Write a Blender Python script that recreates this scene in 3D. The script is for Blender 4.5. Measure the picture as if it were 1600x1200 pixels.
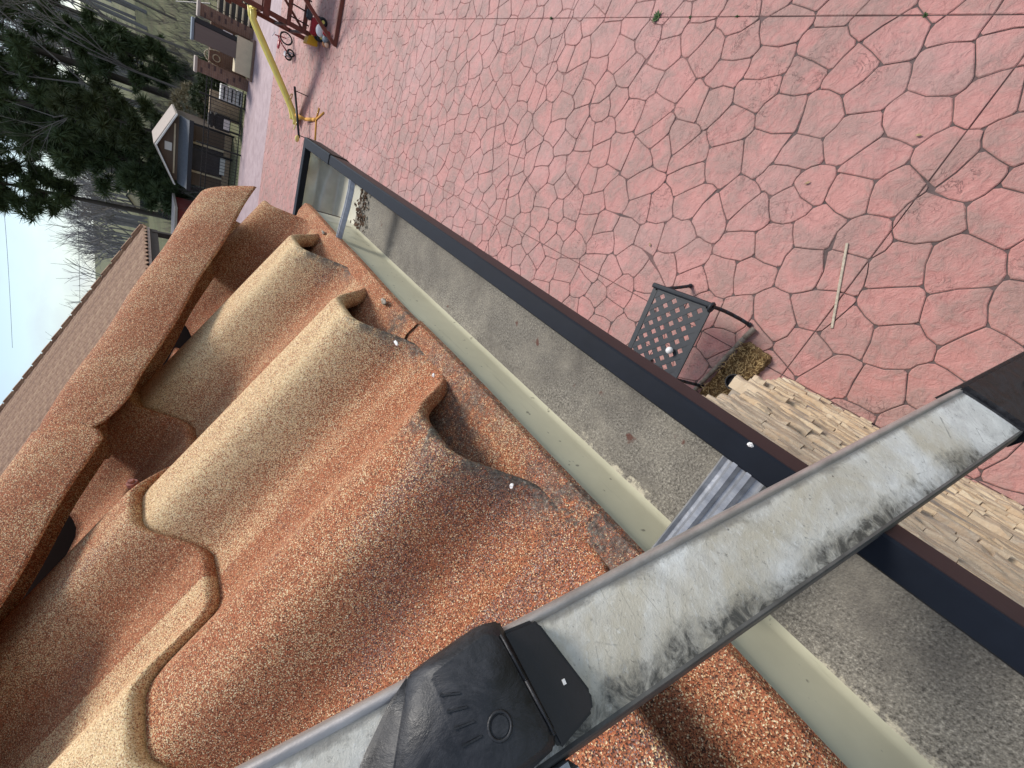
import bpy, bmesh, math, random
import numpy as np
from mathutils import Vector, Matrix

for o in list(bpy.data.objects): bpy.data.objects.remove(o, do_unlink=True)
SC = bpy.context.scene
COL = SC.collection
CZ = 3.5                      # eye height: geometry below is written relative to the eye, ground at -3.5
RND = random.Random(7)
NPR = np.random.RandomState(11)

# ------------------------------------------------------------------ camera
PITCH = math.atan(588/633.0); AZ = math.radians(33.23)
hv = Vector((-math.sin(AZ), math.cos(AZ), 0)); rv = Vector((math.cos(AZ), math.sin(AZ), 0)); zv = Vector((0, 0, 1))
fw = hv*math.cos(PITCH) - zv*math.sin(PITCH); upv = hv*math.sin(PITCH) + zv*math.cos(PITCH)
cam = bpy.data.cameras.new('camera'); camo = bpy.data.objects.new('camera', cam); COL.objects.link(camo)
M = Matrix.Identity(4)
for i, a in enumerate((-upv, rv, -fw)):           # the phone was held on its side: picture right = down
    for k in range(3): M[k][i] = a[k]
M.translation = Vector((0, 0, CZ)); camo.matrix_world = M
cam.sensor_fit = 'HORIZONTAL'; cam.sensor_width = 36; cam.lens = 633/1600*36
cam.clip_start = 0.01; cam.clip_end = 2000
SC.camera = camo

# ------------------------------------------------------------------ sky and sun
SUN_EL, SUN_AZ = 52.0, 20.0         # azimuth measured clockwise from +Y (ahead, slightly to the patio side)
w = bpy.data.worlds.new('World'); SC.world = w; w.use_nodes = True
nt = w.node_tree; nt.nodes.clear()
wo = nt.nodes.new('ShaderNodeOutputWorld'); bg = nt.nodes.new('ShaderNodeBackground')
sky = nt.nodes.new('ShaderNodeTexSky'); sky.sky_type = 'NISHITA'; sky.sun_disc = False
sky.sun_elevation = math.radians(SUN_EL); sky.sun_rotation = math.radians(SUN_AZ)
sky.air_density = 1.2; sky.dust_density = .9; sky.ozone_density = 1.2
tc = nt.nodes.new('ShaderNodeTexCoord'); mp = nt.nodes.new('ShaderNodeMapping'); mp.inputs['Scale'].default_value = (1.0, 1.0, 2.6)
nz = nt.nodes.new('ShaderNodeTexNoise'); nz.inputs['Scale'].default_value = 3.4; nz.inputs['Detail'].default_value = 7; nz.inputs['Roughness'].default_value = .55
nz.inputs['Distortion'].default_value = .4
rp = nt.nodes.new('ShaderNodeValToRGB'); rp.color_ramp.elements[0].position = .40; rp.color_ramp.elements[1].position = .62
mx = nt.nodes.new('ShaderNodeMix'); mx.data_type = 'RGBA'
mul = nt.nodes.new('ShaderNodeMath'); mul.operation = 'MULTIPLY'; mul.inputs[1].default_value = .78
L = nt.links.new
L(tc.outputs['Generated'], mp.inputs['Vector']); L(mp.outputs['Vector'], nz.inputs['Vector']); L(nz.outputs['Fac'], rp.inputs['Fac'])
L(rp.outputs['Color'], mul.inputs[0]); L(mul.outputs[0], mx.inputs['Factor'])
L(sky.outputs['Color'], mx.inputs['A']); mx.inputs['B'].default_value = (4.4, 4.85, 5.5, 1)
L(mx.outputs['Result'], bg.inputs['Color']); bg.inputs['Strength'].default_value = .105
L(bg.outputs['Background'], wo.inputs['Surface'])
sl = bpy.data.lights.new('sun', 'SUN'); sl.energy = 2.4; sl.angle = math.radians(18); sl.color = (1, .95, .88)
so = bpy.data.objects.new('sun', sl); COL.objects.link(so)
sd = Vector((math.sin(math.radians(SUN_AZ))*math.cos(math.radians(SUN_EL)), math.cos(math.radians(SUN_AZ))*math.cos(math.radians(SUN_EL)), math.sin(math.radians(SUN_EL))))
so.rotation_euler = sd.to_track_quat('Z', 'Y').to_euler(); so.location = (0, 0, 30)
SC.view_settings.view_transform = 'Standard'; SC.view_settings.look = 'None'
SC.view_settings.exposure = 0.58; SC.view_settings.gamma = 1
SC.render.engine = 'CYCLES'

# ------------------------------------------------------------------ helpers
class NB:
    """small node builder"""
    def __init__(s, name):
        s.m = bpy.data.materials.new(name); s.m.use_nodes = True; s.t = s.m.node_tree; s.t.nodes.clear()
        s.out = s.t.nodes.new('ShaderNodeOutputMaterial'); s.b = s.t.nodes.new('ShaderNodeBsdfPrincipled')
        s.t.links.new(s.b.outputs[0], s.out.inputs[0])
        s.co = s.t.nodes.new('ShaderNodeTexCoord').outputs['Object']
    def n(s, typ, **kw):
        nd = s.t.nodes.new(typ)
        for k, v in kw.items():
            if hasattr(nd, k): setattr(nd, k, v)
            else: nd.inputs[k].default_value = v
        return nd
    def l(s, a, b): s.t.links.new(a, b)
    def noise(s, scale, detail=4, rough=.55, dist=0, vec=None, stretch=None):
        nd = s.n('ShaderNodeTexNoise', Scale=scale, Detail=detail, Roughness=rough, Distortion=dist)
        v = vec or s.co
        if stretch:
            mp = s.n('ShaderNodeMapping'); mp.inputs['Scale'].default_value = stretch; s.l(v, mp.inputs['Vector']); v = mp.outputs['Vector']
        s.l(v, nd.inputs['Vector']); return nd.outputs['Fac']
    def vor(s, scale, feature='F1', vec=None, rnd=1):
        nd = s.n('ShaderNodeTexVoronoi', Scale=scale, Randomness=rnd); nd.feature = feature
        s.l(vec or s.co, nd.inputs['Vector']); return nd
    def ramp(s, fac, stops, interp='LINEAR'):
        nd = s.n('ShaderNodeValToRGB'); cr = nd.color_ramp; cr.interpolation = interp
        while len(cr.elements) < len(stops): cr.elements.new(.5)
        for e, (p, c) in zip(cr.elements, stops):
            e.position = p; e.color = (c, c, c, 1) if isinstance(c, (int, float)) else (*c, 1)
        s.l(fac, nd.inputs['Fac']); return nd.outputs['Color']
    def math(s, op, a, b=None, clamp=False):
        nd = s.n('ShaderNodeMath', operation=op, use_clamp=clamp)
        for i, v in enumerate((a, b)):
            if v is None: continue
            if isinstance(v, (int, float)): nd.inputs[i].default_value = v
            else: s.l(v, nd.inputs[i])
        return nd.outputs[0]
    def mix(s, fac, a, b, mode='MIX'):
        nd = s.n('ShaderNodeMix', data_type='RGBA', blend_type=mode)
        for k, v in (('Factor', fac), ('A', a), ('B', b)):
            if isinstance(v, (int, float)): nd.inputs[k].default_value = v
            elif isinstance(v, tuple): nd.inputs[k].default_value = (*v, 1)
            else: s.l(v, nd.inputs[k])
        return nd.outputs['Result']
    def set(s, **kw):
        for k, v in kw.items():
            k = k.replace('_', ' ')
            if isinstance(v, (int, float)): s.b.inputs[k].default_value = v
            elif isinstance(v, tuple): s.b.inputs[k].default_value = (*v, 1)
            else: s.l(v, s.b.inputs[k])
        return s
    def bump(s, h, strength=.5, dist=.002, prev=None):
        nd = s.n('ShaderNodeBump', Strength=strength, Distance=dist); s.l(h, nd.inputs['Height'])
        if prev: s.l(prev, nd.inputs['Normal'])
        s.l(nd.outputs['Normal'], s.b.inputs['Normal']); return nd.outputs['Normal']
    def xyz(s):
        nd = s.n('ShaderNodeSeparateXYZ'); s.l(s.co, nd.inputs[0]); return nd.outputs
    def attr(s, name):
        nd = s.n('ShaderNodeAttribute', attribute_name=name); return nd.outputs['Fac']
    def rand(s): return s.n('ShaderNodeObjectInfo').outputs['Random']

def simple(name, col, rough=.6, metal=0, var=.18, scale=20, bump=.15, bd=.002, stretch=None):
    b = NB(name); f = b.noise(scale, 5, .6, stretch=stretch)
    c = b.ramp(f, [(.25, tuple(x*(1-var) for x in col)), (.75, tuple(min(1, x*(1+var)) for x in col))])
    b.set(Base_Color=c, Roughness=rough, Metallic=metal)
    if bump: b.bump(b.noise(scale*4, 4, .6, stretch=stretch), bump, bd)
    return b.m

class MB:
    def __init__(s): s.v = []; s.f = []
    def add(s, vs, fs):
        o = len(s.v); s.v += [tuple(v) for v in vs]; s.f += [tuple(i+o for i in f) for f in fs]; return s
    def box(s, c, size, rot=None):
        h = Vector(size)/2; R = rot or Matrix.Identity(3); c = Vector(c)
        vs = [c + R @ Vector((x*h.x, y*h.y, z*h.z)) for x in (-1, 1) for y in (-1, 1) for z in (-1, 1)]
        return s.add(vs, [(0,1,3,2),(4,6,7,5),(0,4,5,1),(2,3,7,6),(0,2,6,4),(1,5,7,3)])
    def beam(s, a, b, w, h=None, up=(0,0,1)):
        a = Vector(a); b = Vector(b); d = (b-a); Ln = d.length; d.normalize(); u = Vector(up)
        if abs(d.dot(u)) > .95: u = Vector((0,1,0))
        x = d.cross(u).normalized(); y = x.cross(d)
        return s.box((a+b)/2, (w, Ln, h or w), Matrix((x, d, y)).transposed())
    def tube(s, a, b, r0, r1=None, n=8, cap=True):
        a = Vector(a); b = Vector(b); r1 = r0 if r1 is None else r1; d = (b-a).normalized()
        x = d.orthogonal().normalized(); y = d.cross(x)
        vs = [a + (x*math.cos(t)+y*math.sin(t))*r0 for t in [2*math.pi*i/n for i in range(n)]] + [b + (x*math.cos(t)+y*math.sin(t))*r1 for t in [2*math.pi*i/n for i in range(n)]]
        fs = [(i, (i+1)%n, n+(i+1)%n, n+i) for i in range(n)]
        if cap: fs += [tuple(range(n-1,-1,-1)), tuple(range(n, 2*n))]
        return s.add(vs, fs)
    def path(s, pts, r, n=6):
        for a, b in zip(pts[:-1], pts[1:]): s.tube(a, b, r, r, n)
        return s
    def torus(s, c, R, r, ax=(0,0,1), n=20, m=8):
        ax = Vector(ax).normalized(); x = ax.orthogonal().normalized(); y = ax.cross(x); c = Vector(c); vs = []; fs = []
        for i in range(n):
            t = 2*math.pi*i/n; e = x*math.cos(t)+y*math.sin(t)
            for j in range(m):
                p = 2*math.pi*j/m; vs.append(c + e*(R+r*math.cos(p)) + ax*r*math.sin(p))
        for i in range(n):
            for j in range(m): fs.append((i*m+j, ((i+1)%n)*m+j, ((i+1)%n)*m+(j+1)%m, i*m+(j+1)%m))
        return s.add(vs, fs)
    def sphere(s, c, r, n=12, m=8, sc=(1,1,1), jit=0):
        c = Vector(c); vs = []; fs = []
        for j in range(m+1):
            p = math.pi*j/m
            for i in range(n):
                t = 2*math.pi*i/n; k = 1+jit*(RND.random()-.5)
                vs.append(c + Vector((math.sin(p)*math.cos(t)*sc[0], math.sin(p)*math.sin(t)*sc[1], math.cos(p)*sc[2]))*r*k)
        for j in range(m):
            for i in range(n): fs.append((j*n+i, j*n+(i+1)%n, (j+1)*n+(i+1)%n, (j+1)*n+i)[::-1])
        return s.add(vs, fs)
    def grid(s, rows):
        n = len(rows[0]); vs = [p for r in rows for p in r]
        return s.add(vs, [(i*n+j, i*n+j+1, (i+1)*n+j+1, (i+1)*n+j) for i in range(len(rows)-1) for j in range(n-1)])
    def extrude(s, prof, d, closed=True):
        """profile points (3d) swept by vector d"""
        d = Vector(d); n = len(prof); vs = [Vector(p) for p in prof] + [Vector(p)+d for p in prof]
        fs = [(i, (i+1)%n, n+(i+1)%n, n+i) for i in range(n if closed else n-1)]
        if closed: fs += [tuple(range(n-1,-1,-1)), tuple(range(n, 2*n))]
        return s.add(vs, fs)
    def mesh(s, name, mat, org=(0,0,0), smooth=False, bevel=0):
        me = bpy.data.meshes.new(name)
        me.from_pydata([(v[0]-org[0], v[1]-org[1], v[2]-org[2]) for v in s.v], [], s.f); me.validate()
        bm = bmesh.new(); bm.from_mesh(me); bmesh.ops.recalc_face_normals(bm, faces=bm.faces)
        if bevel: bmesh.ops.bevel(bm, geom=bm.edges[:], offset=bevel, segments=2, affect='EDGES', clamp_overlap=True)
        bm.to_mesh(me); bm.free()
        if mat: me.materials.append(mat)
        if smooth: me.polygons.foreach_set('use_smooth', [True]*len(me.polygons))
        return me
    def obj(s, name, mat, parent=None, smooth=False, bevel=0, org=None, **tags):
        """parent None -> mesh object at its own base point, else child in the parent's space"""
        if org is None:
            if parent is not None: org = base_of(parent)
            else:
                a = np.array(s.v); org = (float(a[:,0].mean()), float(a[:,1].mean()), float(a[:,2].min()))
        o = bpy.data.objects.new(name, s.mesh(name, mat, org, smooth, bevel)); COL.objects.link(o)
        if parent is None: o.location = (org[0], org[1], org[2]+CZ)
        else: o.parent = parent
        for k, v in tags.items(): o[k] = v
        return o
BASE = {}
def base_of(o):
    while o.name not in BASE: o = o.parent
    return BASE[o.name]
def thing(name, loc, label, cat, group=None):
    o = bpy.data.objects.new(name, None); COL.objects.link(o); o.empty_display_size = .1
    o.location = (loc[0], loc[1], loc[2]+CZ); BASE[o.name] = loc
    o['label'] = label; o['category'] = cat
    if group: o['group'] = group
    return o
def inst(name, me, parent, loc=(0,0,0), rz=0):
    o = bpy.data.objects.new(name, me); COL.objects.link(o); o.parent = parent; o.location = loc; o.rotation_euler = (0,0,rz); return o
def np_mesh(name, V, F, mat, org=(0,0,0), smooth=False):
    me = bpy.data.meshes.new(name); V = V - np.array(org)
    k = F.shape[1]; me.vertices.add(len(V)); me.vertices.foreach_set('co', V.astype(np.float32).ravel())
    me.loops.add(F.size); me.loops.foreach_set('vertex_index', F.astype(np.int32).ravel())
    me.polygons.add(len(F)); me.polygons.foreach_set('loop_start', np.arange(0, F.size, k, dtype=np.int32))
    me.update(calc_edges=True); me.validate(); me.materials.append(mat)
    if smooth: me.polygons.foreach_set('use_smooth', [True]*len(F))
    return me
def struct(o): o['kind'] = 'structure'; return o

# ------------------------------------------------------------------ materials
def granule_mat():
    b = NB('stone_granules')
    oi = b.n('ShaderNodeObjectInfo'); sep = b.n('ShaderNodeSeparateColor'); b.l(oi.outputs['Color'], sep.inputs[0])
    v = b.vor(1120); vs = b.n('ShaderNodeSeparateColor'); b.l(v.outputs['Color'], vs.inputs[0])
    red = b.ramp(vs.outputs[0], [(0, (.080,.030,.016)), (.16, (.23,.075,.034)), (.36, (.43,.128,.056)), (.58, (.48,.182,.082)), (.75, (.31,.13,.064)), (.87, (.66,.41,.21)), (.95, (.84,.66,.42))], 'CONSTANT')
    tan = b.ramp(vs.outputs[0], [(0, (.24,.12,.065)), (.1, (.52,.27,.14)), (.25, (.72,.51,.27)), (.5, (.80,.61,.35)), (.75, (.62,.42,.21)), (.88, (.90,.75,.49))], 'CONSTANT')
    dark = b.ramp(vs.outputs[0], [(0, (.05,.035,.032)), (.25, (.15,.06,.045)), (.45, (.22,.13,.11)), (.65, (.30,.11,.07)), (.85, (.42,.30,.24))], 'CONSTANT')
    big = b.noise(7, 3, .5, stretch=(.55, 1.7, .55)); mid = b.noise(30, 4, .6, stretch=(.4, 1.6, .4))
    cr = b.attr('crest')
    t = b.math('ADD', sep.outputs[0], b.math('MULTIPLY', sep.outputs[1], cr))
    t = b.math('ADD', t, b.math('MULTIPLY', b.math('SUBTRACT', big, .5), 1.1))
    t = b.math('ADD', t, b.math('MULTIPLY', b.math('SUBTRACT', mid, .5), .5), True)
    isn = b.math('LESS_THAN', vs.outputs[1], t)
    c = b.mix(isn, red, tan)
    d = b.math('ADD', b.math('MULTIPLY', b.math('SUBTRACT', b.noise(5.5, 4, .55, .5, stretch=(.6,1.6,.6)), .60), 3.2), b.math('MULTIPLY', sep.outputs[2], 1.0))
    d = b.math('ADD', d, b.attr('soot'), True)
    c = b.mix(b.math('LESS_THAN', vs.outputs[2], d), c, dark)
    li = b.math('MULTIPLY', b.attr('lichen'), b.ramp(b.noise(48, 6, .78), [(.42, 0), (.54, .95)]))
    c = b.mix(li, c, b.ramp(b.noise(240, 3), [(.35, (.035,.032,.028)), (.62, (.14,.13,.11)), (.72, (.42,.40,.34))]))
    b.set(Base_Color=c, Roughness=.86, Specular_IOR_Level=.35)
    b.bump(v.outputs['Distance'], .55, .0012); return b.m
GRAN = granule_mat()
def wing_mat():
    b = NB('weathered_tile'); v = b.noise(3, 5, .7); r = b.rand()
    g = b.vor(120); gs = b.n('ShaderNodeSeparateColor'); b.l(g.outputs['Color'], gs.inputs[0])
    c = b.ramp(b.math('ADD', b.math('MULTIPLY', v, .8), b.math('MULTIPLY', gs.outputs[0], .25)), [(.3, (.15,.08,.05)), (.5, (.26,.145,.09)), (.68, (.40,.26,.16))])
    b.set(Base_Color=c, Roughness=.85); return b.m
WING = wing_mat()
def patio_mat():
    b = NB('stamped_pink_concrete'); r = b.rand()
    geo = b.n('ShaderNodeNewGeometry').outputs['Position']
    n1 = b.noise(3.1, 6, .62, .6, vec=geo); n2 = b.noise(14, 7, .68, 1.0, vec=geo); n3 = b.noise(75, 4, .6, vec=geo); nb = b.noise(.7, 3, .5, vec=geo)
    c = b.ramp(n2, [(.25, (.33,.142,.122)), (.5, (.475,.208,.182)), (.75, (.56,.275,.242))])
    c = b.mix(b.math('MULTIPLY', r, .30), c, (.50,.24,.20))
    st = b.ramp(b.math('ADD', b.math('MULTIPLY', n1, .65), b.math('MULTIPLY', n2, .45)), [(.47, 0), (.62, 1)])
    c = b.mix(b.math('MULTIPLY', st, .66), c, (.27,.185,.155))
    sp = b.ramp(b.noise(60, 3, .8, vec=geo), [(.66, 0), (.72, 1)])
    c = b.mix(b.math('MULTIPLY', sp, .5), c, (.10,.07,.06))
    rn = b.noise(6.5, 5, .6, 1.4, vec=geo); crk = b.ramp(b.math('ABSOLUTE', b.math('SUBTRACT', rn, .5)), [(0, 1), (.012, 0)])
    crk = b.math('MULTIPLY', crk, b.ramp(b.noise(2.3, 3, .5, vec=geo), [(.5, 0), (.62, .75)]))
    c = b.mix(crk, c, (.15,.085,.075))
    bl = b.ramp(b.noise(26, 6, .75, .8, vec=geo), [(.52, 0), (.68, .55)]); c = b.mix(b.math('MULTIPLY', bl, b.ramp(n1, [(.42, 0), (.6, 1)])), c, (.17,.13,.11))
    c = b.mix(b.ramp(nb, [(.45, 0), (.7, .3)]), c, (.56,.33,.31))
    b.set(Base_Color=c, Roughness=b.ramp(n2, [(.3, .48), (.7, .72)]), Specular_IOR_Level=.45)
    h = b.math('ADD', n1, b.math('ADD', b.math('MULTIPLY', n2, .6), b.math('MULTIPLY', n3, .12)))
    h = b.math('SUBTRACT', h, b.math('MULTIPLY', crk, .12))
    b.bump(h, .8, .03); return b.m
PATIO = patio_mat()
def joint_mat():
    b = NB('dirty_joint'); n = b.noise(20, 5, .7)
    cl = b.math('ADD', b.math('MULTIPLY', b.xyz()[1], .085), b.math('SUBTRACT', b.noise(.8, 3, .6), .5)); c = b.ramp(n, [(.3, (.065,.048,.045)), (.7, (.14,.095,.088))])
    b.set(Base_Color=b.mix(b.ramp(cl, [(.12, 0), (.62, 1)]), c, (.34,.165,.145)), Roughness=.9); b.bump(b.noise(120, 3), .4, .004); return b.m
JOINT = joint_mat()
def pad_mat():
    b = NB('mauve_concrete'); n = b.noise(2.5, 6, .65, .5); n2 = b.noise(30, 5, .7)
    c = b.ramp(n, [(.25, (.27,.18,.19)), (.55, (.40,.29,.30)), (.8, (.48,.37,.38))]); c = b.mix(b.ramp(n2, [(.5, 0), (.75, .4)]), c, (.25,.16,.15))
    b.set(Base_Color=c, Roughness=.6); b.bump(n2, .3, .01); return b.m
PAD = pad_mat()
def gutter_in_mat():
    b = NB('cream_gutter_paint'); x = b.xyz(); n = b.noise(14, 4, .6); f = b.noise(160, 4, .7)
    c = b.ramp(n, [(.3, (.56,.535,.39)), (.7, (.64,.615,.455))])
    sp = b.ramp(b.noise(90, 2, .5), [(.70, 0), (.74, 1)]); c = b.mix(b.math('MULTIPLY', sp, .6), c, (.06,.05,.04))
    run = b.ramp(b.noise(12, 5, .7, stretch=(1, .5, 9)), [(.60, 0), (.72, .35)]); c = b.mix(run, c, (.22,.20,.13))
    b.set(Base_Color=c, Roughness=.42); b.bump(f, .12, .001); return b.m
CREAM = gutter_in_mat()
def grime_mat():
    b = NB('gutter_floor_grime'); x = b.xyz()
    big = b.noise(9, 6, .65, .8, stretch=(2.2, .8, 1)); v = b.vor(620); vs = b.n('ShaderNodeSeparateColor'); b.l(v.outputs['Color'], vs.inputs[0])
    g = b.ramp(b.noise(430, 3, .8), [(.36, (.06,.054,.045)), (.46, (.17,.155,.13)), (.56, (.24,.22,.185)), (.66, (.42,.39,.33))])
    g = b.mix(b.ramp(b.noise(6, 5, .65, .6), [(.40, 0), (.62, .75)]), g, (.11,.098,.085))
    g = b.mix(b.ramp(b.noise(25, 5, .7), [(.45, .0), (.75, .45)]), g, (.34,.31,.25))
    fine = b.noise(110, 5, .75)
    # silt has flaked off in a ragged band along the back wall, wider towards the near end
    dist = b.math('ADD', x[0], .0665)
    k = b.math('ADD', b.math('MULTIPLY', big, 1.5), b.math('MULTIPLY', b.math('SUBTRACT', fine, .5), .8))
    k = b.math('SUBTRACT', k, b.math('ADD', b.math('MULTIPLY', dist, 13.0), b.math('MULTIPLY', x[1], .62)))
    c = b.mix(b.ramp(k, [(.80, 0), (.92, 1)]), g, (.50,.455,.35))
    lf = b.ramp(b.noise(38, 3, .5), [(.70, 0), (.74, 1)]); c = b.mix(b.math('MULTIPLY', lf, .8), c, (.10,.03,.02))
    b.set(Base_Color=c, Roughness=.9); b.bump(b.math('ADD', v.outputs['Distance'], b.math('MULTIPLY', big, 2)), .35, .0015); return b.m
GRIME = grime_mat()
BRONZE = simple('dark_bronze_paint', (.006,.008,.013), .42, 0, .25, 30, .05); BRONZE.node_tree.nodes['Principled BSDF'].inputs['Specular IOR Level'].default_value = .2
def galv():
    b = NB('mill_aluminium'); n = b.noise(60, 5, .7, stretch=(1,.2,1)); n2 = b.noise(220, 4, .7)
    b.set(Base_Color=b.ramp(n, [(.3, (.24,.25,.27)), (.7, (.46,.47,.49))]), Metallic=.5, Roughness=b.ramp(n2, [(.3,.28),(.7,.55)])); b.bump(n2, .25, .001); return b.m
ALU = galv()
def rail_mat():
    b = NB('scuffed_ladder_aluminium')
    s1 = b.noise(26, 7, .72, 1.2); s2 = b.noise(9, 5, .6, .8); fine = b.noise(180, 6, .8, 2.5)
    across = b.attr('across'); along = b.attr('along')
    uv = b.n('ShaderNodeCombineXYZ'); b.l(across, uv.inputs[0]); b.l(along, uv.inputs[1])
    sc = b.noise(11, 6, .8, .6, vec=uv.outputs[0], stretch=(2.0, 22, 1)); sc2 = b.noise(16, 6, .8, .8, vec=uv.outputs[0], stretch=(7, 5, 1))
    c = b.ramp(s1, [(.28, (.36,.36,.345)), (.42, (.64,.63,.60)), (.58, (.82,.81,.77)), (.75, (.92,.91,.87))])
    c = b.mix(b.ramp(s2, [(.45, 0), (.62, .75)]), c, (.56,.49,.36))
    st_ = b.noise(5, 7, .75, .5, vec=uv.outputs[0], stretch=(1.3, 60, 1)); c = b.mix(b.ramp(st_, [(.55, 0), (.66, .55)]), c, (.84,.83,.79))
    c = b.mix(b.ramp(b.noise(5, 7, .8, .8, vec=uv.outputs[0], stretch=(2.2, 95, 1)), [(.57, 0), (.66, .7)]), c, (.19,.18,.16))
    sp2 = b.ramp(b.noise(150, 4, .75), [(.63, 0), (.69, .9)]); c = b.mix(b.math('MULTIPLY', sp2, b.ramp(s1, [(.38, 1), (.55, .15)])), c, (.06,.05,.045))
    edge = b.math('ADD', across, b.math('MULTIPLY', b.math('SUBTRACT', st_, .5), .45)); edge = b.math('ADD', edge, b.math('ADD', b.math('MULTIPLY', b.math('SUBTRACT', s2, .5), 1.2), b.math('MULTIPLY', b.math('SUBTRACT', s1, .5), .8)))
    gm = b.math('MULTIPLY', b.ramp(edge, [(.74, 0), (1.18, 1)]), b.ramp(b.noise(70, 6, .75, 1.2), [(.34, .25), (.58, 1)]))
    c = b.mix(gm, c, (.085,.08,.07))
    e2 = b.math('ADD', across, b.math('MULTIPLY', b.math('SUBTRACT', s1, .5), .25)); c = b.mix(b.ramp(e2, [(.03, .7), (.09, 0)]), c, (.22,.20,.18))
    vsc = b.n('ShaderNodeTexVoronoi', Scale=34, Randomness=1); vsc.feature = 'DISTANCE_TO_EDGE'
    mp = b.n('ShaderNodeMapping'); mp.inputs['Scale'].default_value = (1, .35, 2.2); mp.inputs['Rotation'].default_value = (.4,.9,.5); b.l(b.co, mp.inputs['Vector']); b.l(mp.outputs[0], vsc.inputs['Vector'])
    scr = b.ramp(vsc.outputs['Distance'], [(0, 1), (.012, 0)]); c = b.mix(b.math('MULTIPLY', scr, b.ramp(s1, [(.5, 0), (.6, .7)])), c, (.16,.15,.13))
    b.set(Base_Color=c, Metallic=.12, Roughness=b.ramp(s1, [(.3, .42), (.7, .66)])); b.bump(b.math('ADD', fine, b.math('ADD', st_, s1)), .35, .0012); return b.m
RAIL = rail_mat()
RAILDARK = simple('dark_rail_side', (.10,.10,.098), .5, .3, .4, 60, .2, .001)  # flange and back of the rail, far darker grey than the web
RAILEDGE = simple('scuffed_rail_edge', (.42,.38,.36), .45, .5, .3, 90, .3, .001, stretch=(1,1,.3))
def rubber():
    b = NB('black_plastic'); n = b.noise(55, 6, .75, 1.5); m = b.noise(14, 4, .6)
    c = b.ramp(n, [(.42, (.011,.011,.013)), (.70, (.035,.036,.042))]); c = b.mix(b.ramp(m, [(.62, 0), (.85, .25)]), c, (.10,.085,.06))
    b.set(Base_Color=c, Roughness=b.ramp(n, [(.35, .38), (.7, .62)])); b.bump(b.noise(38, 6, .7, 2), .3, .0025); return b.m
PLASTIC = rubber()
def stone_mat():
    b = NB('ledge_stone'); r = b.rand(); geo = b.n('ShaderNodeNewGeometry').outputs['Position']
    n = b.noise(9, 6, .7, .6, vec=geo, stretch=(1, 1, 5)); n2 = b.noise(50, 6, .75, vec=geo)
    base = b.ramp(r, [(0, (.56,.43,.28)), (.2, (.63,.50,.34)), (.4, (.53,.39,.25)), (.6, (.67,.56,.40)), (.75, (.54,.40,.25)), (.87, (.44,.37,.29)), (1, (.60,.47,.32))])
    c = b.mix(b.ramp(n, [(.45, 0), (.72, .6)]), base, (.50,.30,.15)); c = b.mix(b.ramp(n2, [(.5, 0), (.8, .5)]), c, (.72,.62,.47))
    b.set(Base_Color=c, Roughness=.85); b.bump(b.math('ADD', n, b.math('MULTIPLY', n2, .5)), .7, .012); return b.m
STONE = stone_mat()
MORTAR = simple('pale_mortar', (.36,.31,.25), .9, 0, .2, 40, .4, .004)
def wood(name, c, sc=8, st=(1,1,.12)): return simple(name, c, .75, 0, .35, sc, .35, .003, st)
def grass_mat():
    b = NB('winter_grass'); n = b.noise(.35, 6, .65); n2 = b.noise(6, 6, .75)
    c = b.ramp(n, [(.3, (.15,.115,.065)), (.5, (.11,.12,.048)), (.7, (.18,.155,.08))]); c = b.mix(b.ramp(n2, [(.4, 0), (.7, .5)]), c, (.07,.075,.03))
    b.set(Base_Color=c, Roughness=.95); b.bump(n2, .8, .06); return b.m
GRASS = grass_mat()
def needle_mat(name, c0, c1):
    b = NB(name); geo = b.n('ShaderNodeNewGeometry').outputs['Position']; n = b.noise(1.1, 4, .7, vec=geo)
    b.set(Base_Color=b.ramp(n, [(.3, c0), (.7, c1)]), Roughness=.7); return b.m
NEEDLE = needle_mat('pine_needles', (.036,.060,.021), (.098,.13,.046))
NEEDLE2 = needle_mat('olive_needles', (.030,.042,.012), (.075,.09,.026))
BARK = simple('pine_bark', (.075,.058,.048), .95, 0, .4, 3, .5, .02, (1,1,.25))
BAREW = simple('bare_twigs', (.17,.145,.13), .95, 0, .3, 2, 0)
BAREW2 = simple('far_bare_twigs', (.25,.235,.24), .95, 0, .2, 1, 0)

exec_order = []
# ================================================================== THE SETTING
# ---- terrain
def terrain_z(x, y):
    t = min(1, max(0, (y-27)/45)); t = t*t*(3-2*t)
    s = min(1, max(0, (x+24)/16)); s = s*s*(3-2*s)
    far = max(0, y-75)*.07
    return -3.53 + t*(2.1+1.5*s) + far
rows = []
ys = [-60,-20,0,12,23,26] + [28+3*i for i in range(24)] + [110,150,260,420]
xs = [-300,-180,-110,-70,-50] + [-40+4*i for i in range(21)] + [50,70,110,180,300]
for y in ys: rows.append([(x, y, terrain_z(x, y)-(.04 if y < 26 else 0)) for x in xs])
struct(MB().grid(rows).obj('ground', GRASS, smooth=True))

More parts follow.
